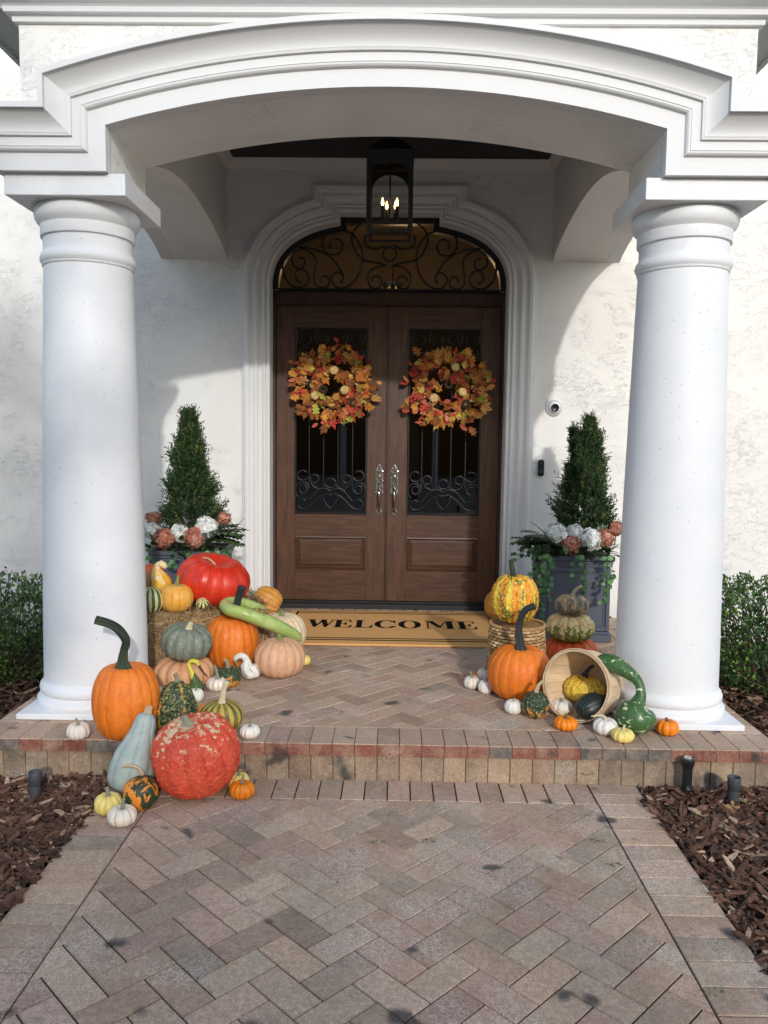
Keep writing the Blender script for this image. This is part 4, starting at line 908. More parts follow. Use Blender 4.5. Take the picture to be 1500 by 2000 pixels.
# bushel basket on its side
bu = thing('bushel_basket', 'splint wood bushel basket tipped on its side with gourds in its mouth', 'basket', (.978, -2.64, .179))
ax = Vector((math.sin(R_(40)), math.cos(R_(40)), -.17)).normalized(); bu.rotation_euler = ax.to_track_quat('Z', 'X').to_euler()
mb = MB(); rnd = random.Random(11); NS = 22; LB = .27; RA, RBt = .174, .128
for k in range(NS):
    a0 = 2*math.pi*k/NS; da = 2*math.pi/NS*.96; tint = jit((.84, .66, .45), rnd.uniform(.85, 1.1)); dr = rnd.uniform(0, .002)
    rg = []
    for m_ in range(9):
        t_ = m_/8; rr = RA+(RBt-RA)*t_**1.6+.006*math.sin(t_*math.pi)+dr; z = LB*t_
        rg.append([(rr*math.cos(a0+da*u), rr*math.sin(a0+da*u), z) for u in (0, .33, .66, 1)]+[((rr-.003)*math.cos(a0+da*u), (rr-.003)*math.sin(a0+da*u), z) for u in (1, .66, .33, 0)])
    mb.loft(rg, True, tint, False, True, True)
o = mb.build('splint_wall', M['splint']); o.parent = bu
mb = MB(); mb.add([((RBt+.002)*math.cos(a), (RBt+.002)*math.sin(a), LB-.004) for a in np.linspace(0, 2*math.pi, 40, endpoint=False)], [tuple(range(40))], (.5, .34, .18)); o = mb.build('bottom', M['splint']); o.parent = bu
for nm, z0, z1, r0, th in (('rim_hoop', -.004, .022, RA+.004, .004), ('rim_hoop', -.004, .022, RA-.007, .004), ('hoop', .13, .155, .166, .004)):
    mb = MB(); lathe(mb, [(r0, z0), (r0+th, z0), (r0+th, z1), (r0, z1), (r0, z0)], 0, 0, 64, (.78, .60, .40), False); o = mb.build(nm, M['splint']); o.parent = bu
mb = MB(); tube(mb, [Vector((RA*math.cos(a)+.0, RA*math.sin(a), -.02-.05*math.sin((a-3.4)/1.6*math.pi))) for a in np.linspace(3.4, 5.0, 9)], .0022, 6, 3, tint=(.45, .42, .38)); o = mb.build('handle', M['iron']); o.parent = bu

# ================================================================ DOORMAT
mt = MB(); mt.cbox(-.745, .80, -1.262, -.195, .0035, .019, .004); mat = mt.build('doormat', M['coir'])
tag(mat, 'tan coir doormat with black borders reading WELCOME before the doors', 'doormat')
mb = MB()
for y0, y1 in ((-.262, -.246), (-.312, -.296), (-1.118, -1.098), (-1.172, -1.150)): mb.add([(-.70, y0, .0205), (.80, y0, .0205), (.80, y1, .0205), (-.70, y1, .0205)], [(0, 1, 2, 3)])
for x0, x1 in ((-.70, -.684),): mb.add([(x0, -1.15, .0208), (x1, -1.15, .0208), (x1, -.262, .0208), (x0, -.262, .0208)], [(0, 1, 2, 3)])
o = mb.build('border', M['coirblack'], mat)
def letters():
    # extended fat-face serif capitals, unit height, width as given; polygons as lists of (x,y)
    def serif(x0, x1, y, up): return [(x0, y), (x1, y), (x1, y+up*.07), (x0, y+up*.07)]
    D = {}
    D['W'] = (1.55, [[(.05, 1), (.50, 1), (.50, .94), (.42, .94), (.62, .38), (.82, .94), (.74, .94), (.74, 1), (1.02, 1), (1.02, .94), (.95, .94), (.60, 0), (.48, 0), (.13, .94), (.05, .94)],
        [(.74, 1), (1.12, 1), (1.12, .94), (1.04, .94), (1.20, .40), (1.38, .94), (1.28, .94), (1.28, 1), (1.54, 1), (1.54, .94), (1.46, .94), (1.16, 0), (1.04, 0), (.80, .78)]])
    D['E'] = (1.12, [[(.02, 0), (.02, .06), (.14, .06), (.14, .94), (.02, .94), (.02, 1), (.46, 1), (.46, 0)], [(.46, 1), (1.02, 1), (1.02, .68), (.97, .68), (.86, .94), (.46, .94)], [(.46, 0), (1.08, 0), (1.10, .34), (1.05, .34), (.88, .06), (.46, .06)], [(.46, .53), (.62, .53), (.74, .70), (.78, .70), (.78, .30), (.74, .30), (.62, .47), (.46, .47)]])
    D['L'] = (1.08, [[(.02, 0), (.02, .06), (.14, .06), (.14, .94), (.02, .94), (.02, 1), (.60, 1), (.60, .94), (.46, .94), (.46, 0)], [(.46, 0), (1.04, 0), (1.06, .38), (1.01, .38), (.84, .06), (.46, .06)]])
    D['M'] = (1.60, [[(.02, 0), (.02, .06), (.12, .06), (.12, .94), (.02, .94), (.02, 1), (.44, 1), (.80, .36), (1.10, 1), (1.08, .82), (.80, .14), (.70, .14), (.20, .9), (.20, .06), (.30, .06), (.30, 0)], [(1.06, 1), (1.56, 1), (1.56, .94), (1.46, .94), (1.46, .06), (1.56, .06), (1.56, 0), (1.04, 0), (1.04, .06), (1.14, .06), (1.14, .94), (1.06, .88)]])
    def ring(cx, cy, rx, ry, ix, iy, a0=0, a1=2*math.pi, n=40):
        out = []
        for k in range(n):
            b0 = a0+(a1-a0)*k/n; b1 = a0+(a1-a0)*(k+1)/n
            out.append([(cx+rx*math.cos(b0), cy+ry*math.sin(b0)), (cx+rx*math.cos(b1), cy+ry*math.sin(b1)), (cx+ix*math.cos(b1), cy+iy*math.sin(b1)), (cx+ix*math.cos(b0), cy+iy*math.sin(b0))])
        return out
    D['O'] = (1.36, ring(.66, .5, .64, .52, .30, .46))
    D['C'] = (1.22, ring(.66, .5, .64, .52, .32, .46, .75, 2*math.pi-.55)+[[(1.08, 1.0), (1.14, 1.0), (1.14, .66), (1.08, .66), (1.0, .84)], [(1.14, .26), (1.19, .26), (1.10, .16), (1.02, .10)]])
    return D
D = letters(); mb = MB()
spans = {0: ('W', 593, 652), 1: ('E', 649, 687), 2: ('L', 690, 728), 3: ('C', 730, 775), 4: ('O', 777, 825), 5: ('M', 830, 890), 6: ('E', 893, 932)}
from mathutils.geometry import tessellate_polygon
for k, (ch, p0, p1) in spans.items():
    wd, polys = D[ch]; ym = -.67; xa = atz(p0, 1224, .02).x; xb = atz(p1, 1224, .02).x
    y0, y1 = -.792+.006*k*0, -.545
    for pl in polys:
        V_ = [(xa+(xb-xa)*x/wd, y0+(y1-y0)*y, .0206) for x, y in pl]
        for tri in tessellate_polygon([[Vector(v) for v in V_]]): mb.add([V_[i] for i in tri], [(0, 1, 2)])
# make every triangle face up
nv_ = []
for f in mb.f:
    a, b, c = (Vector(mb.v[i]) for i in f[:3]); nv_.append(f if (b-a).cross(c-a).z > 0 else f[::-1])
mb.f = nv_; o = mb.build('lettering', M['coirblack'], mat)

# ================================================================ LEAF BUILDERS
def leaf(mb, p, d, n, L, W, tint, droop=.25, fold=.25, shape=(.0, .55, 1., .85, .0)):
    d = d.normalized(); n = (n-d*n.dot(d)); n = n.normalized() if n.length > 1e-5 else d.orthogonal().normalized(); s_ = d.cross(n).normalized()
    vs = []; m_ = len(shape)
    for i, w_ in enumerate(shape):
        t_ = i/(m_-1); c = p+d*L*t_-n*droop*L*t_*t_; h = W*.5*w_
        vs += [c-s_*h+n*h*fold, c, c+s_*h+n*h*fold]
    fs = []
    for i in range(m_-1):
        a = 3*i; fs += [(a, a+1, a+4, a+3), (a+1, a+2, a+5, a+4)]
    mb.add(vs, fs, tint, True)
def rdir(r): 
    v = Vector((r.gauss(0, 1), r.gauss(0, 1), r.gauss(0, 1))); return v.normalized()
MAPLE = [(0, 0), (.05, .04), (.24, -.02), (.18, .14), (.30, .16), (.44, .30), (.30, .33), (.44, .50), (.40, .62), (.22, .50), (.16, .56), (.20, .72), (.10, .74), (0, 1.0)]
OAK = [(0, 0), (.06, .08), (.22, .10), (.20, .24), (.10, .28), (.32, .40), (.34, .52), (.14, .54), (.26, .72), (.20, .82), (.08, .78), (0, 1.)]
OVAL = [(0, 0), (.14, .12), (.24, .32), (.26, .52), (.18, .76), (0, 1.)]
def shaped(mb, p, d, n, L, shape, tint, r, cup=.2):
    d = d.normalized(); n = (n-d*n.dot(d)).normalized(); s_ = d.cross(n); out = shape[1:-1]
    sx_ = r.uniform(.62, 1.12); out = [(x*sx_*r.uniform(.9, 1.1), y) for x, y in out]; P = [(0, 0)]+out+[(r.uniform(-.06, .06), 1)]+[(-x*r.uniform(.85, 1.1), y) for x, y in out[::-1]]
    cu = r.uniform(-.2, .7)
    V_ = [p+d*L*y+s_*L*x+n*L*(cup*abs(x)+cu*(y-.4)**2*-1+r.uniform(-.02, .02)) for x, y in P]; c = p+d*L*.45
    q = len(V_); t2 = tuple(c_*.85 for c_ in tint)
    mb.add(V_+[c], [(i, (i+1) % q, q) for i in range(q)], [tint]*q+[t2], False)

# ================================================================ PLANTERS, TOPIARY, FLOWERS
def planter(cx, y0, z1, label):
    t = thing('planter', label, 'planter', (cx, y0+.24, 0), 'grey panelled planter boxes'); h = .25; mb = MB()
    a = MB(); a.cbox(-h, h, -.24, .24, .002, .055, .004); a.cbox(-h+.008, h-.008, -.232, .232, .055, .075, .004)
    a.cbox(-h+.018, h-.018, -.222, .222, .075, z1-.06, .003); o = a.build('body', M['planter']); o.parent = t
    a = MB(); a.cbox(-h+.012, h-.012, -.228, .228, z1-.075, z1-.055, .004); a.cbox(-h+.004, h-.004, -.236, .236, z1-.055, z1-.035, .004); a.cbox(-h-.006, h+.006, -.246, .246, z1-.035, z1, .005); o = a.build('rim', M['planter']); o.parent = t
    a = MB()
    for (x0, x1, za, zb) in ((-h+.018, -h+.045, .08, z1-.08), (h-.045, h-.018, .08, z1-.08), (-h+.045, h-.045, .08, .11), (-h+.045, h-.045, z1-.11, z1-.08)): a.cbox(x0, x1, -.234, -.222, za, zb, .003)
    for (x0, x1, za, zb) in ((-h+.055, -h+.062, .12, z1-.12), (h-.062, h-.055, .12, z1-.12), (-h+.055, h-.055, .12, .127), (-h+.055, h-.055, z1-.127, z1-.12)): a.cbox(x0, x1, -.227, -.222, za, zb, .001)
    o = a.build('front_panel', M['planter']); o.parent = t
    a = MB(); a.box(-h+.02, h-.02, -.21, .21, z1-.02, z1+.002); o = a.build('potting_soil', M['soil']); o.parent = t
planter(1.335, -1.06, .605, 'dark grey box planter by the right column with ivy hanging over its panel')
planter(-1.385, -1.06, .605, 'dark grey box planter behind the left column and red pumpkin')
def topiary(cx, cy, z0, z1, rmax, label, seed, split=False):
    t = thing('topiary', label, 'topiary', (cx, cy, z0), 'cone topiaries beside the doors'); r = random.Random(seed); mb = MB()
    tube(mb, [(0, 0, -.06), (.004, 0, (z1-z0)*.5), (0, 0, (z1-z0)*.85)], [.014, .01, .004], 8, 3); o = mb.build('trunk', M['bark']); o.parent = t
    mb = MB(); H = z1-z0
    n = 0
    while n < 3400:
        u = r.random()**.85; z = H*u
        rad = rmax*min(1., 1.08*(1-u)**.80)*(.90+.10*math.sin(u*23+seed))*(1 if u > .12 else .80+u*1.6)
        a = r.uniform(0, 6.283); rad *= 1+.22*math.sin(a*3+u*9+seed)
        cx_ = 0
        if split and u > .62:
            if r.random() < .38: cx_ = -.075*(u-.4)*2.0; z -= .2*H*(u-.5); rad *= .55
            else: cx_ = .02
        rr = rad*r.uniform(.2, 1.)**.55; p = Vector((cx_+rr*math.cos(a), rr*math.sin(a), z))
        d = Vector((math.cos(a), math.sin(a), r.uniform(.3, 1.1)+u*1.3)).normalized(); d = (d+rdir(r)*.3).normalized()
        L = r.uniform(.045, .085)*(1-.25*u); b = r.random()
        if n % 7 == 0: p = Vector((cx_+rad*.95*math.cos(a), rad*.95*math.sin(a), z)); L *= 1.55
        tint = (.028, .062, .022) if b < .5 else (.042, .080, .026) if b < .8 else (.12, .15, .045)
        tint = jit(tint, r.uniform(.7, 1.3)); n_ = rdir(r); s_ = d.cross(n_).normalized(); n2 = d.cross(s_)
        for k in range(11):
            t_ = k/10; q = p+d*L*t_; sd = [s_, n2, -s_, -n2][k % 4]; dd = (d*.9+sd*.75).normalized(); l = L*.42*(1-.55*t_)
            ww = dd.cross(rdir(r)).normalized()*.0032; e_ = q+dd*l
            mb.add([q-ww, q+ww, e_+ww*.6, e_-ww*.6], [(0, 1, 2, 3)], tuple(c*(.75+.6*t_) for c in tint))
            if k % 2: 
                for s2 in (-1, 1):
                    q2 = q+dd*l*.5; d2 = (dd+dd.cross(n_)*s2*.8).normalized(); e2 = q2+d2*l*.5; mb.add([q2-ww, q2+ww, e2], [(0, 1, 2)], tint)
        n += 1
    o = mb.build('crown', M['leafmatte']); o.parent = t
topiary(1.42, -.83, .70, 1.535, .195, 'cone topiary with a notched double tip by the right column', 2, True)
topiary(-1.405, -.83, .70, 1.55, .195, 'cone topiary with one pointed tip by the left column', 5)
def bloom(p, R, kind, label, seed):
    r = random.Random(seed); R *= 1.15; t = thing('hydrangea_bloom', label, 'flower', tuple(p), 'hydrangea blooms around the topiaries'); mb = MB()
    cols = ((.90, .91, .88), (.86, .88, .84), (.92, .90, .84)) if kind == 'w' else ((.50, .185, .12), (.60, .26, .18), (.42, .13, .085), (.66, .36, .26))
    rg = []
    for i in range(7):
        v = -math.pi/2+math.pi*i/6; rg.append([Vector((R*.84*math.cos(v)*math.cos(b_), R*.68*math.cos(v)*math.sin(b_), R*.78*math.sin(v))) for b_ in np.linspace(0, 6.283, 12, endpoint=False)])
    mb.loft(rg, True, tuple(q*.9 for q in cols[0]), True)
    for k in range(330):
        d = rdir(r)
        if d.y > .45: continue
        c = d*R*r.uniform(.84, 1.02)*(1+.28*noise.noise(d*1.6+Vector((seed, 0, 0)))); c = Vector((c.x, c.y*.8, c.z*.92)); n = (d+rdir(r)*.25).normalized(); u = n.orthogonal().normalized(); v = n.cross(u); a0 = r.uniform(0, 6.28); tint = jit(r.choice(cols), r.uniform(.9, 1.1)); ps = R*.25*r.uniform(.8, 1.15)
        for m_ in range(4):
            a = a0+m_*math.pi/2; dd = u*math.cos(a)+v*math.sin(a); ss = n.cross(dd)
            q0 = c; q1 = c+dd*ps*.6+ss*ps*.45+n*ps*.12; q2 = c+dd*ps*1.05+n*ps*.22; q3 = c+dd*ps*.6-ss*ps*.45+n*ps*.12
            mb.add([q0, q1, q2, q3], [(0, 1, 2, 3)], [tuple(x*.9 for x in tint), tint, tint, tint])
    o = mb.build('petals', M['petal']); o.parent = t
    mb = MB(); tube(mb, [(0, .01, -.0), (0, .03, -R*1.6), (0, .05, -R*2.4)], .004, 6, 3, tint=(.05, .1, .03)); o = mb.build('stalk', M['leaf']); o.parent = t
BL = [((320, 1052), .062, 'p', 'dusty pink hydrangea left of the small white one, left planter'), ((351, 1040), .055, 'w', 'white hydrangea between the two pink ones, left planter'), ((381, 1050), .066, 'p', 'dusty pink hydrangea below the largest white one, left planter'),
      ((403, 1034), .072, 'w', 'largest white hydrangea of the left planter'), ((437, 1013), .045, 'p', 'small coral hydrangea at the right rear of the left planter'), ((301, 1014), .05, 'p', 'coral hydrangea next to the left column'), ((295, 1036), .05, 'w', 'white hydrangea cut by the left column edge'),
      ((1086, 1042), .070, 'w', 'leftmost white hydrangea of the right planter'), ((1115, 1064), .058, 'p', 'dusty pink hydrangea at the front of the right planter'), ((1122, 1040), .05, 'w', 'small white hydrangea above the front pink one'), ((1153, 1053), .066, 'w', 'large white hydrangea of the right planter'),
      ((1181, 1050), .056, 'p', 'coral hydrangea right of the large white one'), ((1205, 1032), .045, 'p', 'coral hydrangea next to the right column')]
for k, ((px, py), R, kind, lab) in enumerate(BL):
    Y = -1.02-(.03 if py > 1045 else 0)
    if py < 1020: Y = -.8
    bloom(at(px, py, Y), R, kind, lab, 20+k)
def greens(side, label, seed):
    r = random.Random(seed); cx = 1.335*side if side > 0 else -1.385; t = thing('planter_greenery', label, 'greenery', (cx, -.9, .6)); b = Vector(t.location)
    fern = MB(); G_ = ((.030, .070, .022), (.045, .10, .03), (.022, .05, .02), (.06, .12, .035))
    def frond(p, d, L, nl=9, wide=1.):
        d = d.normalized(); g = Vector((0, 0, -1)); c = r.choice(G_)
        for i in range(nl):
            t_ = i/(nl-1); q = p+d*L*t_+g*L*.30*t_*t_; dd = (d+g*.6*t_).normalized(); s_ = dd.cross(Vector((0, 0, 1))).normalized()
            for sg in (-1, 1):
                leaf(fern, q, (dd*.7+s_*sg*.8).normalized(), Vector((0, 0, 1)), L*.40*(1-.5*t_)*wide, L*.155*wide, jit(c, r.uniform(.8, 1.2)))
        leaf(fern, p+d*L+g*L*.3, (d+g*.6), Vector((0, 0, 1)), L*.22, L*.09, c)
    # long fronds toward the door, short ones around
    for k in range(20):
        if side > 0: p = Vector((-.20+r.uniform(-.03, .08), -.14+r.uniform(-.06, .1), .05+r.uniform(0, .06))); d = Vector((-1, r.uniform(-.7, .3), r.uniform(.0, .9)))
        else: p = Vector((.18+r.uniform(-.08, .03), -.12+r.uniform(-.08, .1), .07+r.uniform(0, .08))); d = Vector((1, r.uniform(-.6, .3), r.uniform(.1, 1.1)))
        frond(p, d, r.uniform(.15, .27) if side < 0 else r.uniform(.13, .24), r.choice((5, 6, 7)))
    for k in range(70):
        p = Vector((r.uniform(-.24, .24), r.uniform(-.22, .0), r.uniform(.0, .05))); d = Vector((r.gauss(0, 1), r.uniform(-1, .2), r.uniform(.1, 1)))
        c = r.choice(G_); leaf(fern, p, d, Vector((0, 0, 1)), r.uniform(.07, .12), r.uniform(.035, .06), c, .35, .2, (.0, .6, 1, .9, .6, .0))
    if side > 0:
        for q in ((.20, .10), (.17, .18)): leaf(fern, Vector((q[0], -.1, .06)), Vector((-.1, -.1, 1)), Vector((0, -1, 0)), .17, .05, (.05, .13, .04))
    o = fern.build('fern_fronds', M['leaf']); o.parent = t
    # trailing vines
    starts = ([(.02, -.26, .0, .22), (-.04, -.26, .01, .17), (-.24, -.22, .0, .42), (-.28, -.1, .0, .5), (-.21, -.25, 0, .3), (.17, -.26, .0, .30), (.20, -.26, .0, .20), (-.31, -.2, .03, .26), (-.26, -.24, 0, .36)] if side > 0 else
        [(-.20, -.26, .0, .09), (-.05, -.26, .0, .10), (.05, -.26, 0, .08), (.15, -.26, .0, .12), (.24, -.2, .02, .20), (.28, -.12, .02, .24), (.26, -.22, .0, .14), (.2, -.26, 0, .12), (.30, -.16, 0, .16)])
    for (x, y, z, l) in starts:
        iv = MB()
        P = [Vector((x*.8, y*.7, z+.03)), Vector((x, y, z+.015))]; n = max(3, int(l/.05))
        for i in range(1, n+1): P.append(Vector((x+r.uniform(-.018, .018)+(-.02 if side > 0 else .01)*i/n, y-.012-r.uniform(0, .012), z-l*i/n)))
        Q = tube(iv, P, .0018, 5, 3, tint=(.06, .12, .03))
        for q in Q[3::2]:
            for m_ in range(1 if r.random() < .7 else 2):
                d = Vector((r.uniform(-1, 1), r.uniform(-.7, 0), r.uniform(-.9, .15))); c = r.choice(((.05, .16, .035), (.03, .10, .025), (.09, .22, .05)))
                leaf(iv, q, d, Vector((0, -1, .3)), r.uniform(.032, .052), r.uniform(.026, .040), jit(c, r.uniform(.8, 1.2)), .2, .15, (.0, .8, 1, .55, .0))
        o = iv.build('ivy_strand', M['leaf']); o.parent = t
    tw = MB()
    for k in range(5 if side < 0 else 2):
        s_ = -side; P = [Vector((s_*.16, -.1, .08)), Vector((s_*(.22+.03*k), -.12-.02*k, .13+.05*(k % 3))), Vector((s_*(.29+.04*k), -.14, .15+.045*((k*2) % 4)))]
        tube(tw, P, [.004, .003, .0015], 6, 4, tint=(.03, .02, .015))
    o = tw.build('twig', M['leafmatte']); o.parent = t
greens(-1, 'dark ferns and leaves spilling out of the left planter toward the door', 3)
greens(1, 'dark ferns with long ivy strands spilling over the right planter', 4)

# ================================================================ SHRUBS
def shrub(cx, cy, z0, z1, rx, ry, label, seed):
    r = random.Random(seed); t = thing('shrub', label, 'shrub', (cx, cy, z0)); H = z1-z0; br = MB(); lf = MB(); tips = []
    for k in range(95):
        a = r.uniform(0, 6.28); e = r.random()**.6; q = Vector((rx*e*math.cos(a)*.95, ry*e*math.sin(a)*.95, H*r.uniform(.25, 1.)*(1-.25*e*e)))
        p0 = Vector((r.uniform(-.08, .08), r.uniform(-.08, .08), 0)); m1 = p0.lerp(q, .5)+Vector((r.uniform(-.05, .05), r.uniform(-.05, .05), -.03))
        Q = tube(br, [p0, m1, q, q+Vector((q.x*.1, q.y*.1, .05))], [.007, .004, .0025, .001], 5, 4, tint=(.14, .10, .07)); tips.append(Q)
    for Q in tips:
        for i, q in enumerate(Q):
            if i < len(Q)*.35: continue
            for m_ in range(r.choice((3, 4, 5))):
                d = (rdir(r)+Vector((0, 0, .5))+(q-Vector((0, 0, H*.4)))*.8).normalized(); pp = q+rdir(r)*r.uniform(0, .075)
                hi = pp.z/H; b = r.random(); c = (.045, .105, .032) if b < .5 else (.07, .16, .04) if b < .8 else (.20, .30, .05)
                leaf(lf, pp, d, rdir(r), r.uniform(.020, .034), r.uniform(.011, .018), jit(c, r.uniform(.75, 1.3)), .15, .2, (.0, .85, 1, .6, .0))
    for k in range(8500):
        a = r.uniform(0, 6.28); e = r.uniform(.55, 1.0); zz = r.random(); pr_ = (1-.28*zz**3)*(.6+.4*min(1, zz*3)); lump = 1+.15*noise.noise(Vector((math.cos(a)*2, math.sin(a)*2, zz*4+seed)))
        q = Vector((rx*e*pr_*lump*math.cos(a), ry*e*pr_*lump*math.sin(a), H*zz*.97*lump))
        if noise.noise(q*7+Vector((seed, 0, 0))) < -.18: continue
        d = (q.normalized()+rdir(r)*.8+Vector((0, 0, .4))).normalized(); b = r.random(); c = (.045, .105, .032) if b < .5 else (.07, .16, .04) if b < .85 else (.20, .30, .05)
        leaf(lf, q, d, rdir(r), r.uniform(.020, .034), r.uniform(.011, .018), jit(c, r.uniform(.75, 1.3)), .15, .2, (.0, .85, 1, .6, .0))
    o = br.build('branches', M['leafmatte']); o.parent = t; o = lf.build('foliage', M['leaf']); o.parent = t
shrub(-2.50, -1.35, -.21, .44, .55, .45, 'leafy green shrub left of the left column', 31)
shrub(2.50, -1.35, -.21, .50, .40, .42, 'leafy green shrub right of the right column', 33)
shrub(-3.25, -1.2, -.21, .48, .5, .45, 'leafy green shrub at the far left against the wall', 34)

# ================================================================ WREATHS
LC = [(.52, .19, .03), (.62, .27, .05), (.42, .13, .025), (.60, .34, .08), (.64, .28, .05), (.30, .11, .03), (.36, .035, .02), (.52, .06, .035), (.62, .48, .08), (.40, .38, .07), (.70, .45, .16), (.30, .10, .03)]
def wreath(cx, cz, label, seed):
    r = random.Random(seed); t = thing('wreath', label, 'wreath', (cx, -.05, cz), 'autumn wreaths on the doors')
    mb = MB(); RR = .200
    for k in range(3): tube(mb, [Vector((RR*math.cos(a)+.01*k, -.012*k+.02*math.sin(a*9+k), RR*math.sin(a)*1.02)) for a in np.linspace(0, 2*math.pi, 30)], .012, 6, 2, tint=(.05, .03, .02))
    o = mb.build('vine_ring', M['leafmatte']); o.parent = t
    mb = MB()
    for k in range(390):
        a = r.uniform(0, 6.283); ro = RR+.010+r.gauss(0, .056); y = -.02-r.uniform(0, .075)
        p = Vector((ro*math.cos(a), y, ro*math.sin(a))); out = Vector((math.cos(a), 0, math.sin(a)))*(1 if ro > RR-.02 else -.6)
        d = (out*r.uniform(.3, 1)+Vector((-math.sin(a), 0, math.cos(a)))*r.uniform(-.9, .9)+Vector((0, r.uniform(-.5, .15), -.15))).normalized()
        n = (Vector((0, -1, 0))+rdir(r)*.45).normalized(); b = r.random(); L = r.uniform(.05, .105)
        if b < .36: sh = MAPLE; c = r.choice(LC[:6]+LC[:6]+[LC[8], LC[7], LC[6], LC[9], LC[11], LC[11]])
        elif b < .74: sh = OAK; c = r.choice(LC[:6]+[LC[9], LC[7], LC[11]])
        else: sh = OVAL; c = r.choice([LC[6], LC[7], LC[7], (.60, .12, .07), (.62, .20, .11)]); L *= .8
        if ro < RR-.10 or ro > RR+.16: continue
        shaped(mb, p, d, n, L, sh, jit(c, r.uniform(.75, 1.2)), r)
    o = mb.build('autumn_leaves', M['leafmatte']); o.parent = t
    for k in range(9):
        a = r.uniform(0, 6.28); q = Vector((RR*math.cos(a), -.085, RR*math.sin(a))); mb = MB(); pc = q
        for m_ in range(7):
            R0 = r.uniform(.006, .0085); c = pc; pc = c+Vector((r.gauss(0, .009), r.gauss(0, .004), r.gauss(0, .009))); rg = []
            for i in range(5):
                v = -math.pi/2+math.pi*i/4; rg.append([c+Vector((R0*math.cos(v)*math.cos(b), R0*math.cos(v)*math.sin(b), R0*math.sin(v))) for b in np.linspace(0, 6.283, 8, endpoint=False)])
            mb.loft(rg, True, r.choice(((.62, .42, .24), (.50, .10, .04), (.60, .30, .10))), True)
        o = mb.build('berry_cluster', M['petal']); o.parent = t
    spots = [(-.135, -.085), (.015, .115), (.10, -.04)] if seed == 1 else [(-.115, -.085), (.11, -.035), (.05, .16)]
    for (x, z) in spots:
        m2, top, rot = rind(.038, .046, 9, .16, dim=.2, seg=72, nv=20, tilt=(1.25, r.uniform(-.5, .5), 0), seed=int(x*1000)); o = m2.build('mini_pumpkin', G['wreathpumpkin']); o.parent = t; o.location = (x, -.10, z-.03)
    for (x, z) in (((-.07, -.03), (.17, -.13)) if seed == 1 else ((.0, .03), (.14, -.12))):
        mb = MB()
        for i in range(7):
            for k in range(8):
                a = 2*math.pi*(k+i*.5)/8; rr = .024*math.sin(math.pi*(i+1)/8.5); c = Vector((x+rr*math.cos(a), -.06-.0*i, z+rr*math.sin(a))); c.y -= .008*i
                leaf(mb, c, Vector((math.cos(a), -.9, math.sin(a))), Vector((0, -1, 0)), .016, .014, (.06, .035, .02))
        o = mb.build('pine_cone', M['leafmatte']); o.parent = t
wreath(-.443, 1.815, 'autumn leaf wreath on the left door, pale mini pumpkins at top and lower left', 1)
wreath(.482, 1.805, 'autumn leaf wreath on the right door with pink leaves at its lower middle', 2)

# ================================================================ LANTERN
ln = thing('lantern', 'square black hanging lantern with lit candle bulbs in front of the fanlight', 'lantern', (.012, -1.40, 2.655)); h = .142; HT = .47
mb = MB()
for sx_ in (-1, 1):
    for sy_ in (-1, 1): mb.cbox(min(sx_*h, sx_*(h-.027)), max(sx_*h, sx_*(h-.027)), min(sy_*h, sy_*(h-.027)), max(sy_*h, sy_*(h-.027)), 0, HT, .002)
for z0, z1 in ((0, .014), (.045, .062), (HT-.03, HT)):
    for s_ in (-1, 1):
        a, b = sorted((s_*h, s_*(h-.018))); mb.cbox(-h+.022, h-.022, a, b, z0, z1, .002); mb.cbox(a, b, -h+.022, h-.022, z0, z1, .002)
# arched heads
for s_ in (-1, 1):
    for axis in (0, 1):
        arc = [(-h+.022, HT-.03)]+[(x, HT-.155+.105*math.sqrt(max(0, 1-(x/(h-.022))**2))) for x in np.linspace(-h+.022, h-.022, 17)]+[(h-.022, HT-.03)]
        y = s_*(h-.006)
        v = [((x, y, z) if axis == 0 else (y, x, z)) for x, z in arc]; top = [((x, y, HT-.03) if axis == 0 else (y, x, HT-.03)) for x, z in arc]
        n = len(v); mb.add(v+top, [(i, i+1, i+1+n, i+n) for i in range(n-1)])
rg = [[(-q, -q, z), (q, -q, z), (q, q, z), (-q, q, z)] for q, z in ((h+.006, HT), (h+.006, HT+.012), (.06, HT+.10), (.045, HT+.10), (.045, HT+.13), (.01, HT+.14))]
mb.loft(rg, True, smooth=False, cap1=True); tube(mb, [(0, 0, HT+.13), (0, 0, .885)], .008, 8, 2); lathe(mb, [(.001, .86), (.05, .865), (.06, .885)], 0, 0, 24)
o = mb.build('frame', M['black']); o.parent = ln
mb = MB(); g_ = h-.012
for q in (((-g_, -g_), (g_, -g_)), ((g_, -g_), (g_, g_)), ((g_, g_), (-g_, g_)), ((-g_, g_), (-g_, -g_))): mb.add([(*q[0], .06), (*q[1], .06), (*q[1], HT-.03), (*q[0], HT-.03)], [(0, 1, 2, 3)])
o = mb.build('glass', M['glass_lan']); o.parent = ln
mb = MB(); tube(mb, [(0, 0, HT), (0, 0, .09)], .005, 8, 2); lathe(mb, [(.001, .085), (.02, .085), (.024, .10), (.012, .12), (.001, .125)], 0, 0, 20)
cs = [(-.045, -.03), (.045, -.025), (-.02, .045), (.035, .04)]
for (x, y) in cs: tube(mb, [(0, 0, .10), (x*.6, y*.6, .085), (x, y, .095)], .004, 6, 3); lathe(mb, [(.001, .095), (.012, .095), (.012, .175), (.009, .18), (.001, .18)], x, y, 14)
o = mb.build('candle_arm', M['black']); o.parent = ln
for (x, y) in cs:
    mb = MB(); lathe(mb, [(.001, .18), (.006, .184), (.009, .195), (.007, .212), (.002, .228), (.0005, .232)], x, y, 12); o = mb.build('bulb', M['flame']); o.parent = ln

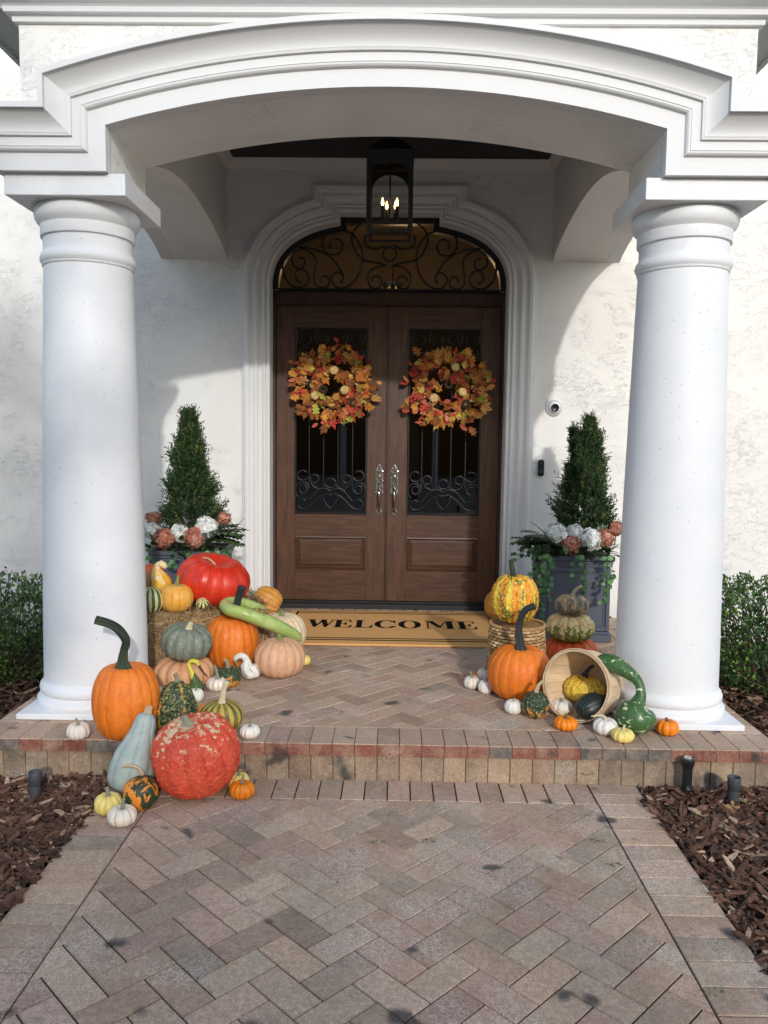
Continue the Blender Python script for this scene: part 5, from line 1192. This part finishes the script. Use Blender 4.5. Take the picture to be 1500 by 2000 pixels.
# ================================================================ DOME CAMERA, DOORBELL, SPRINKLERS
p = at(1082, 796, WY); dc = thing('dome_camera', 'round white dome security camera on the wall right of the door casing', 'camera', (p.x, WY, p.z))
mb = MB(); ang = np.linspace(0, 2*math.pi, 40, endpoint=False)
rg = [[(r*math.cos(a), -y, r*math.sin(a)) for a in ang] for r, y in ((.066, 0), (.068, .012), (.062, .022), (.055, .026))]; mb.loft(rg, True, flip=True)
o = mb.build('base_ring', M['wplastic']); o.parent = dc
mb = MB(); dv = Vector((-.05, -1, -.1)).normalized(); u = dv.orthogonal().normalized(); v = dv.cross(u)
rg = [[Vector((.0, -.018, 0))+dv*(.046*math.sin(e))+(u*math.cos(a)+v*math.sin(a))*.052*math.cos(e) for a in ang] for e in np.linspace(-.2, 1.0, 8)]; mb.loft(rg, True, cap1=True); o = mb.build('eyeball', M['wplastic']); o.parent = dc
mb = MB(); rg = [[Vector((.0, -.018, 0))+dv*q+(u*math.cos(a)+v*math.sin(a))*r for a in ang] for r, q in ((.032, .037), (.031, .046), (.026, .047), (.022, .042), (.004, .041))]; mb.loft(rg, True, cap1=True); o = mb.build('lens', M['bplastic']); o.parent = dc
p = at(1056, 914, WY); db = thing('doorbell', 'slim black video doorbell on the wall below the dome camera', 'doorbell', (p.x, WY, p.z))
mb = MB()
def rr_(w_, h_, rad, y, n=6):
    out = []
    for cx_, cz_, a0 in ((w_-rad, h_-rad, 0), (-w_+rad, h_-rad, math.pi/2), (-w_+rad, -h_+rad, math.pi), (w_-rad, -h_+rad, 1.5*math.pi)):
        for k in range(n): a = a0+k*math.pi/2/(n-1); out.append((cx_+rad*math.cos(a), y, cz_+rad*math.sin(a)))
    return out
mb.loft([rr_(.0235, .066, .018, 0), rr_(.0235, .066, .018, -.022), rr_(.020, .062, .016, -.027)], True, smooth=False, cap1=True, flip=True); o = mb.build('body', M['bplastic']); o.parent = db
mb = MB(); mb.add([(0.010*math.cos(a), -.0285, .040+.010*math.sin(a)) for a in ang], [tuple(range(40))[::-1]]); o = mb.build('lens', M['gplastic']); o.parent = db
mb = MB(); rg = [[(r*math.cos(a), -.029, -.022+r*math.sin(a)) for a in ang] for r in (.0135, .011)]; mb.loft(rg, True); o = mb.build('button_ring', NT('steel ring', (.45, .45, .45), .3, 1).m); o.parent = db
q = atz(1340, 1562, -.215); t = thing('sprinkler_head', 'tall black pop-up sprinkler head in the right mulch bed', 'sprinkler', (q.x, q.y, -.197))
mb = MB(); lathe_sharp(mb, [(.020, -.05), (.0215, .05), (.022, .13), None, (.024, .132), (.024, .142), None, (.0285, .146), (.0300, .168), (.028, .176), None, (.001, .177)], 0, 0, 32); o = mb.build('body', M['bplastic']); o.parent = t
mb = MB(); lathe_sharp(mb, [(.016, .1772), (.016, .180), None, (.009, .1805), (.008, .178)], 0, 0, 24); o = mb.build('nozzle_ring', NT('beige plastic', (.62, .58, .45), .5).m); o.parent = t
mb = MB(); rg = [[(r*math.cos(a), -.0215-y, .045+r*math.sin(a)) for a in ang] for r, y in ((.011, 0), (.011, .002), (.009, .002), (.009, .0005))]; mb.loft(rg, True, cap1=True); o = mb.build('emblem', M['gplastic']); o.parent = t
for (px, py, lab) in ((1431, 1582, 'short grey riser cap in the right mulch bed beside the sprinkler'), (70, 1572, 'short grey riser cap in the left mulch bed')):
    q = atz(px, py, -.215); t = thing('riser_cap', lab, 'pipe cap', (q.x, q.y, -.185), 'grey pipe caps in the mulch')
    mb = MB(); lathe_sharp(mb, [(.022, -.04), (.0235, .06), None, (.026, .062), (.0285, .118), (.027, .121), (.024, .12), (.023, .09), (.001, .088)], 0, 0, 32); o = mb.build('cap', M['gplastic']); o.parent = t
# dry leaf and straw scraps on the paving
r = random.Random(77)
for (px, py, L, lab) in ((1450, 1590, .09, 'curled tan dead leaf lying on the right mulch'),):
    q = atz(px, py, -.19); mb = MB(); shaped(mb, Vector((0, 0, 0)), Vector((-1, .3, .35)), Vector((0, -.3, 1)), L, MAPLE, (.34, .19, .09), r, .35); o = mb.build('dead_leaf', M['leafmatte'], loc=q); tag(o, lab, 'leaf')
mb = MB()
for (px, py, n, z, sp) in ((175, 1717, 9, WZ, .05), (540, 1545, 6, WZ, .03), (500, 1870, 2, WZ, .05), (815, 1290, 3, 0, .03), (610, 1100, 0, 0, 0), (800, 1640, 4, WZ, .3), (560, 1700, 5, WZ, .4), (1000, 1800, 5, WZ, .4), (620, 1330, 7, 0, .15), (700, 1400, 5, 0, .3)):
    c = atz(px, py, z+.003)
    for k in range(n):
        p = c+Vector((r.gauss(0, sp), r.gauss(0, sp*.4), r.uniform(0, .003))); a = r.gauss(0, .5) if sp < .06 else r.uniform(0, 3.1); l = r.uniform(.015, .06); d = Vector((math.cos(a), math.sin(a), 0))*l; w_ = Vector((-math.sin(a), math.cos(a), 0))*.0012
        mb.add([p-w_, p+w_, p+d+w_*.5, p+d-w_*.5, p+Vector((0, 0, .002))], [(0, 1, 4), (0, 4, 3), (1, 2, 4), (2, 3, 4)], tuple(k_*r.uniform(.7, 1.2) for k_ in (.5, .38, .2)))
o = mb.build('straw_scraps', M['straw']); o['kind'] = 'stuff'; o['label'] = 'loose bits of straw scattered on the brick paving'
mb = MB()
for (px, py) in ((838, 1643), (1172, 1643), (1200, 1690), (1385, 1940), (1137, 1510), (735, 1645)):
    z = WZ if py != 1510 else -.19; c = atz(px, py, z+.001); 
    if py == 1510: c = at(1137, 1512, PY+.015)
    for k in range(16): leaf(mb, c+Vector((r.gauss(0, .02), r.gauss(0, .006), 0)), Vector((r.gauss(0, 1), r.gauss(0, 1), .5)), Vector((0, 0, 1)), r.uniform(.008, .014), .005, (.08, .16, .04))
o = mb.build('weeds', M['leaf']); o['kind'] = 'stuff'; o['label'] = 'tiny green weeds in the paver joints'

# ================================================================ STREET SIDE (seen only as reflections in the door glass, and casting the tree shade)
mb = MB(); r = random.Random(8)
for k in range(4200):
    x = r.uniform(-30, 30); hmax = 9.6+1.4*noise.noise(Vector((x*.12, 0, 3))); z = r.uniform(.2, hmax)
    p = Vector((x, -32+r.uniform(-1.5, 1.5), z)); leaf(mb, p, rdir(r), rdir(r), r.uniform(.5, .9), r.uniform(.3, .6), tuple(c*r.uniform(.4, 1.2) for c in (.035, .06, .02)))
mb.box(-30, 30, -34.5, -34, -.3, 8.2, (.02, .03, .012))
o = mb.build('far_trees', M['leafmatte']); tag(o, 'dark line of trees across the street reflected in the door glass', 'trees'); o['kind'] = 'stuff'
tt = thing('street_tree', 'broad garden tree behind the viewer whose shade falls on the left column', 'tree', (.5, -16, -.25)); r = random.Random(12)
mb = MB(); Q0 = [(0, 0, 0), (.05, 0, 1.6), (-.1, .1, 3.2)]; tube(mb, Q0, [.22, .16, .13], 12, 4)
for k in range(9):
    a = r.uniform(0, 6.28); tube(mb, [(-.1, .1, 3.0), (-1.2+1.2*math.cos(a), .6*math.sin(a), 4.4), (-1.6+2.6*math.cos(a), 1.2*math.sin(a), 5.6+r.uniform(-.8, 1.6))], [.09, .05, .015], 7, 4)
o = mb.build('trunk', M['bark']); o.parent = tt
mb = MB(); blobs = []
for k in range(70):
    a = r.uniform(0, 6.28); q = r.random()**.5; blobs.append((Vector((-1.75+2.75*q*math.cos(a), r.uniform(-.8, .8), 6.9+2.2*q*math.sin(a))), r.uniform(.4, .7)))
for k in range(26):
    a = r.uniform(0, 6.28); q = r.random()**.5; blobs.append((Vector((1.6+1.7*q*math.cos(a), r.uniform(-.5, .5), 3.55+1.15*q*math.sin(a))), r.uniform(.35, .6)))
for c, R in blobs:
    for k in range(110):
        p = c+rdir(r)*R*r.random()**.4
        if p.z > 5.15 and p.x > 1.38: continue
        leaf(mb, p, rdir(r), rdir(r), .15, .085, tuple(q*r.uniform(.6, 1.2) for q in (.04, .08, .02)))
o = mb.build('crown', M['leafmatte']); o.parent = tt

for X_, lab in ((-1.66, 'white post across the drive reflected in the left door glass'), (1.39, 'white post across the drive reflected in the right door glass')):
    t = thing('gate_post', lab, 'post', (X_, -20, -.2)); mb = MB(); mb.cbox(-.10, .10, -.10, .10, 0, 3.2, .01); mb.cbox(-.13, .13, -.13, .13, 3.2, 3.3, .01); o = mb.build('shaft', M['trim']); o.parent = t
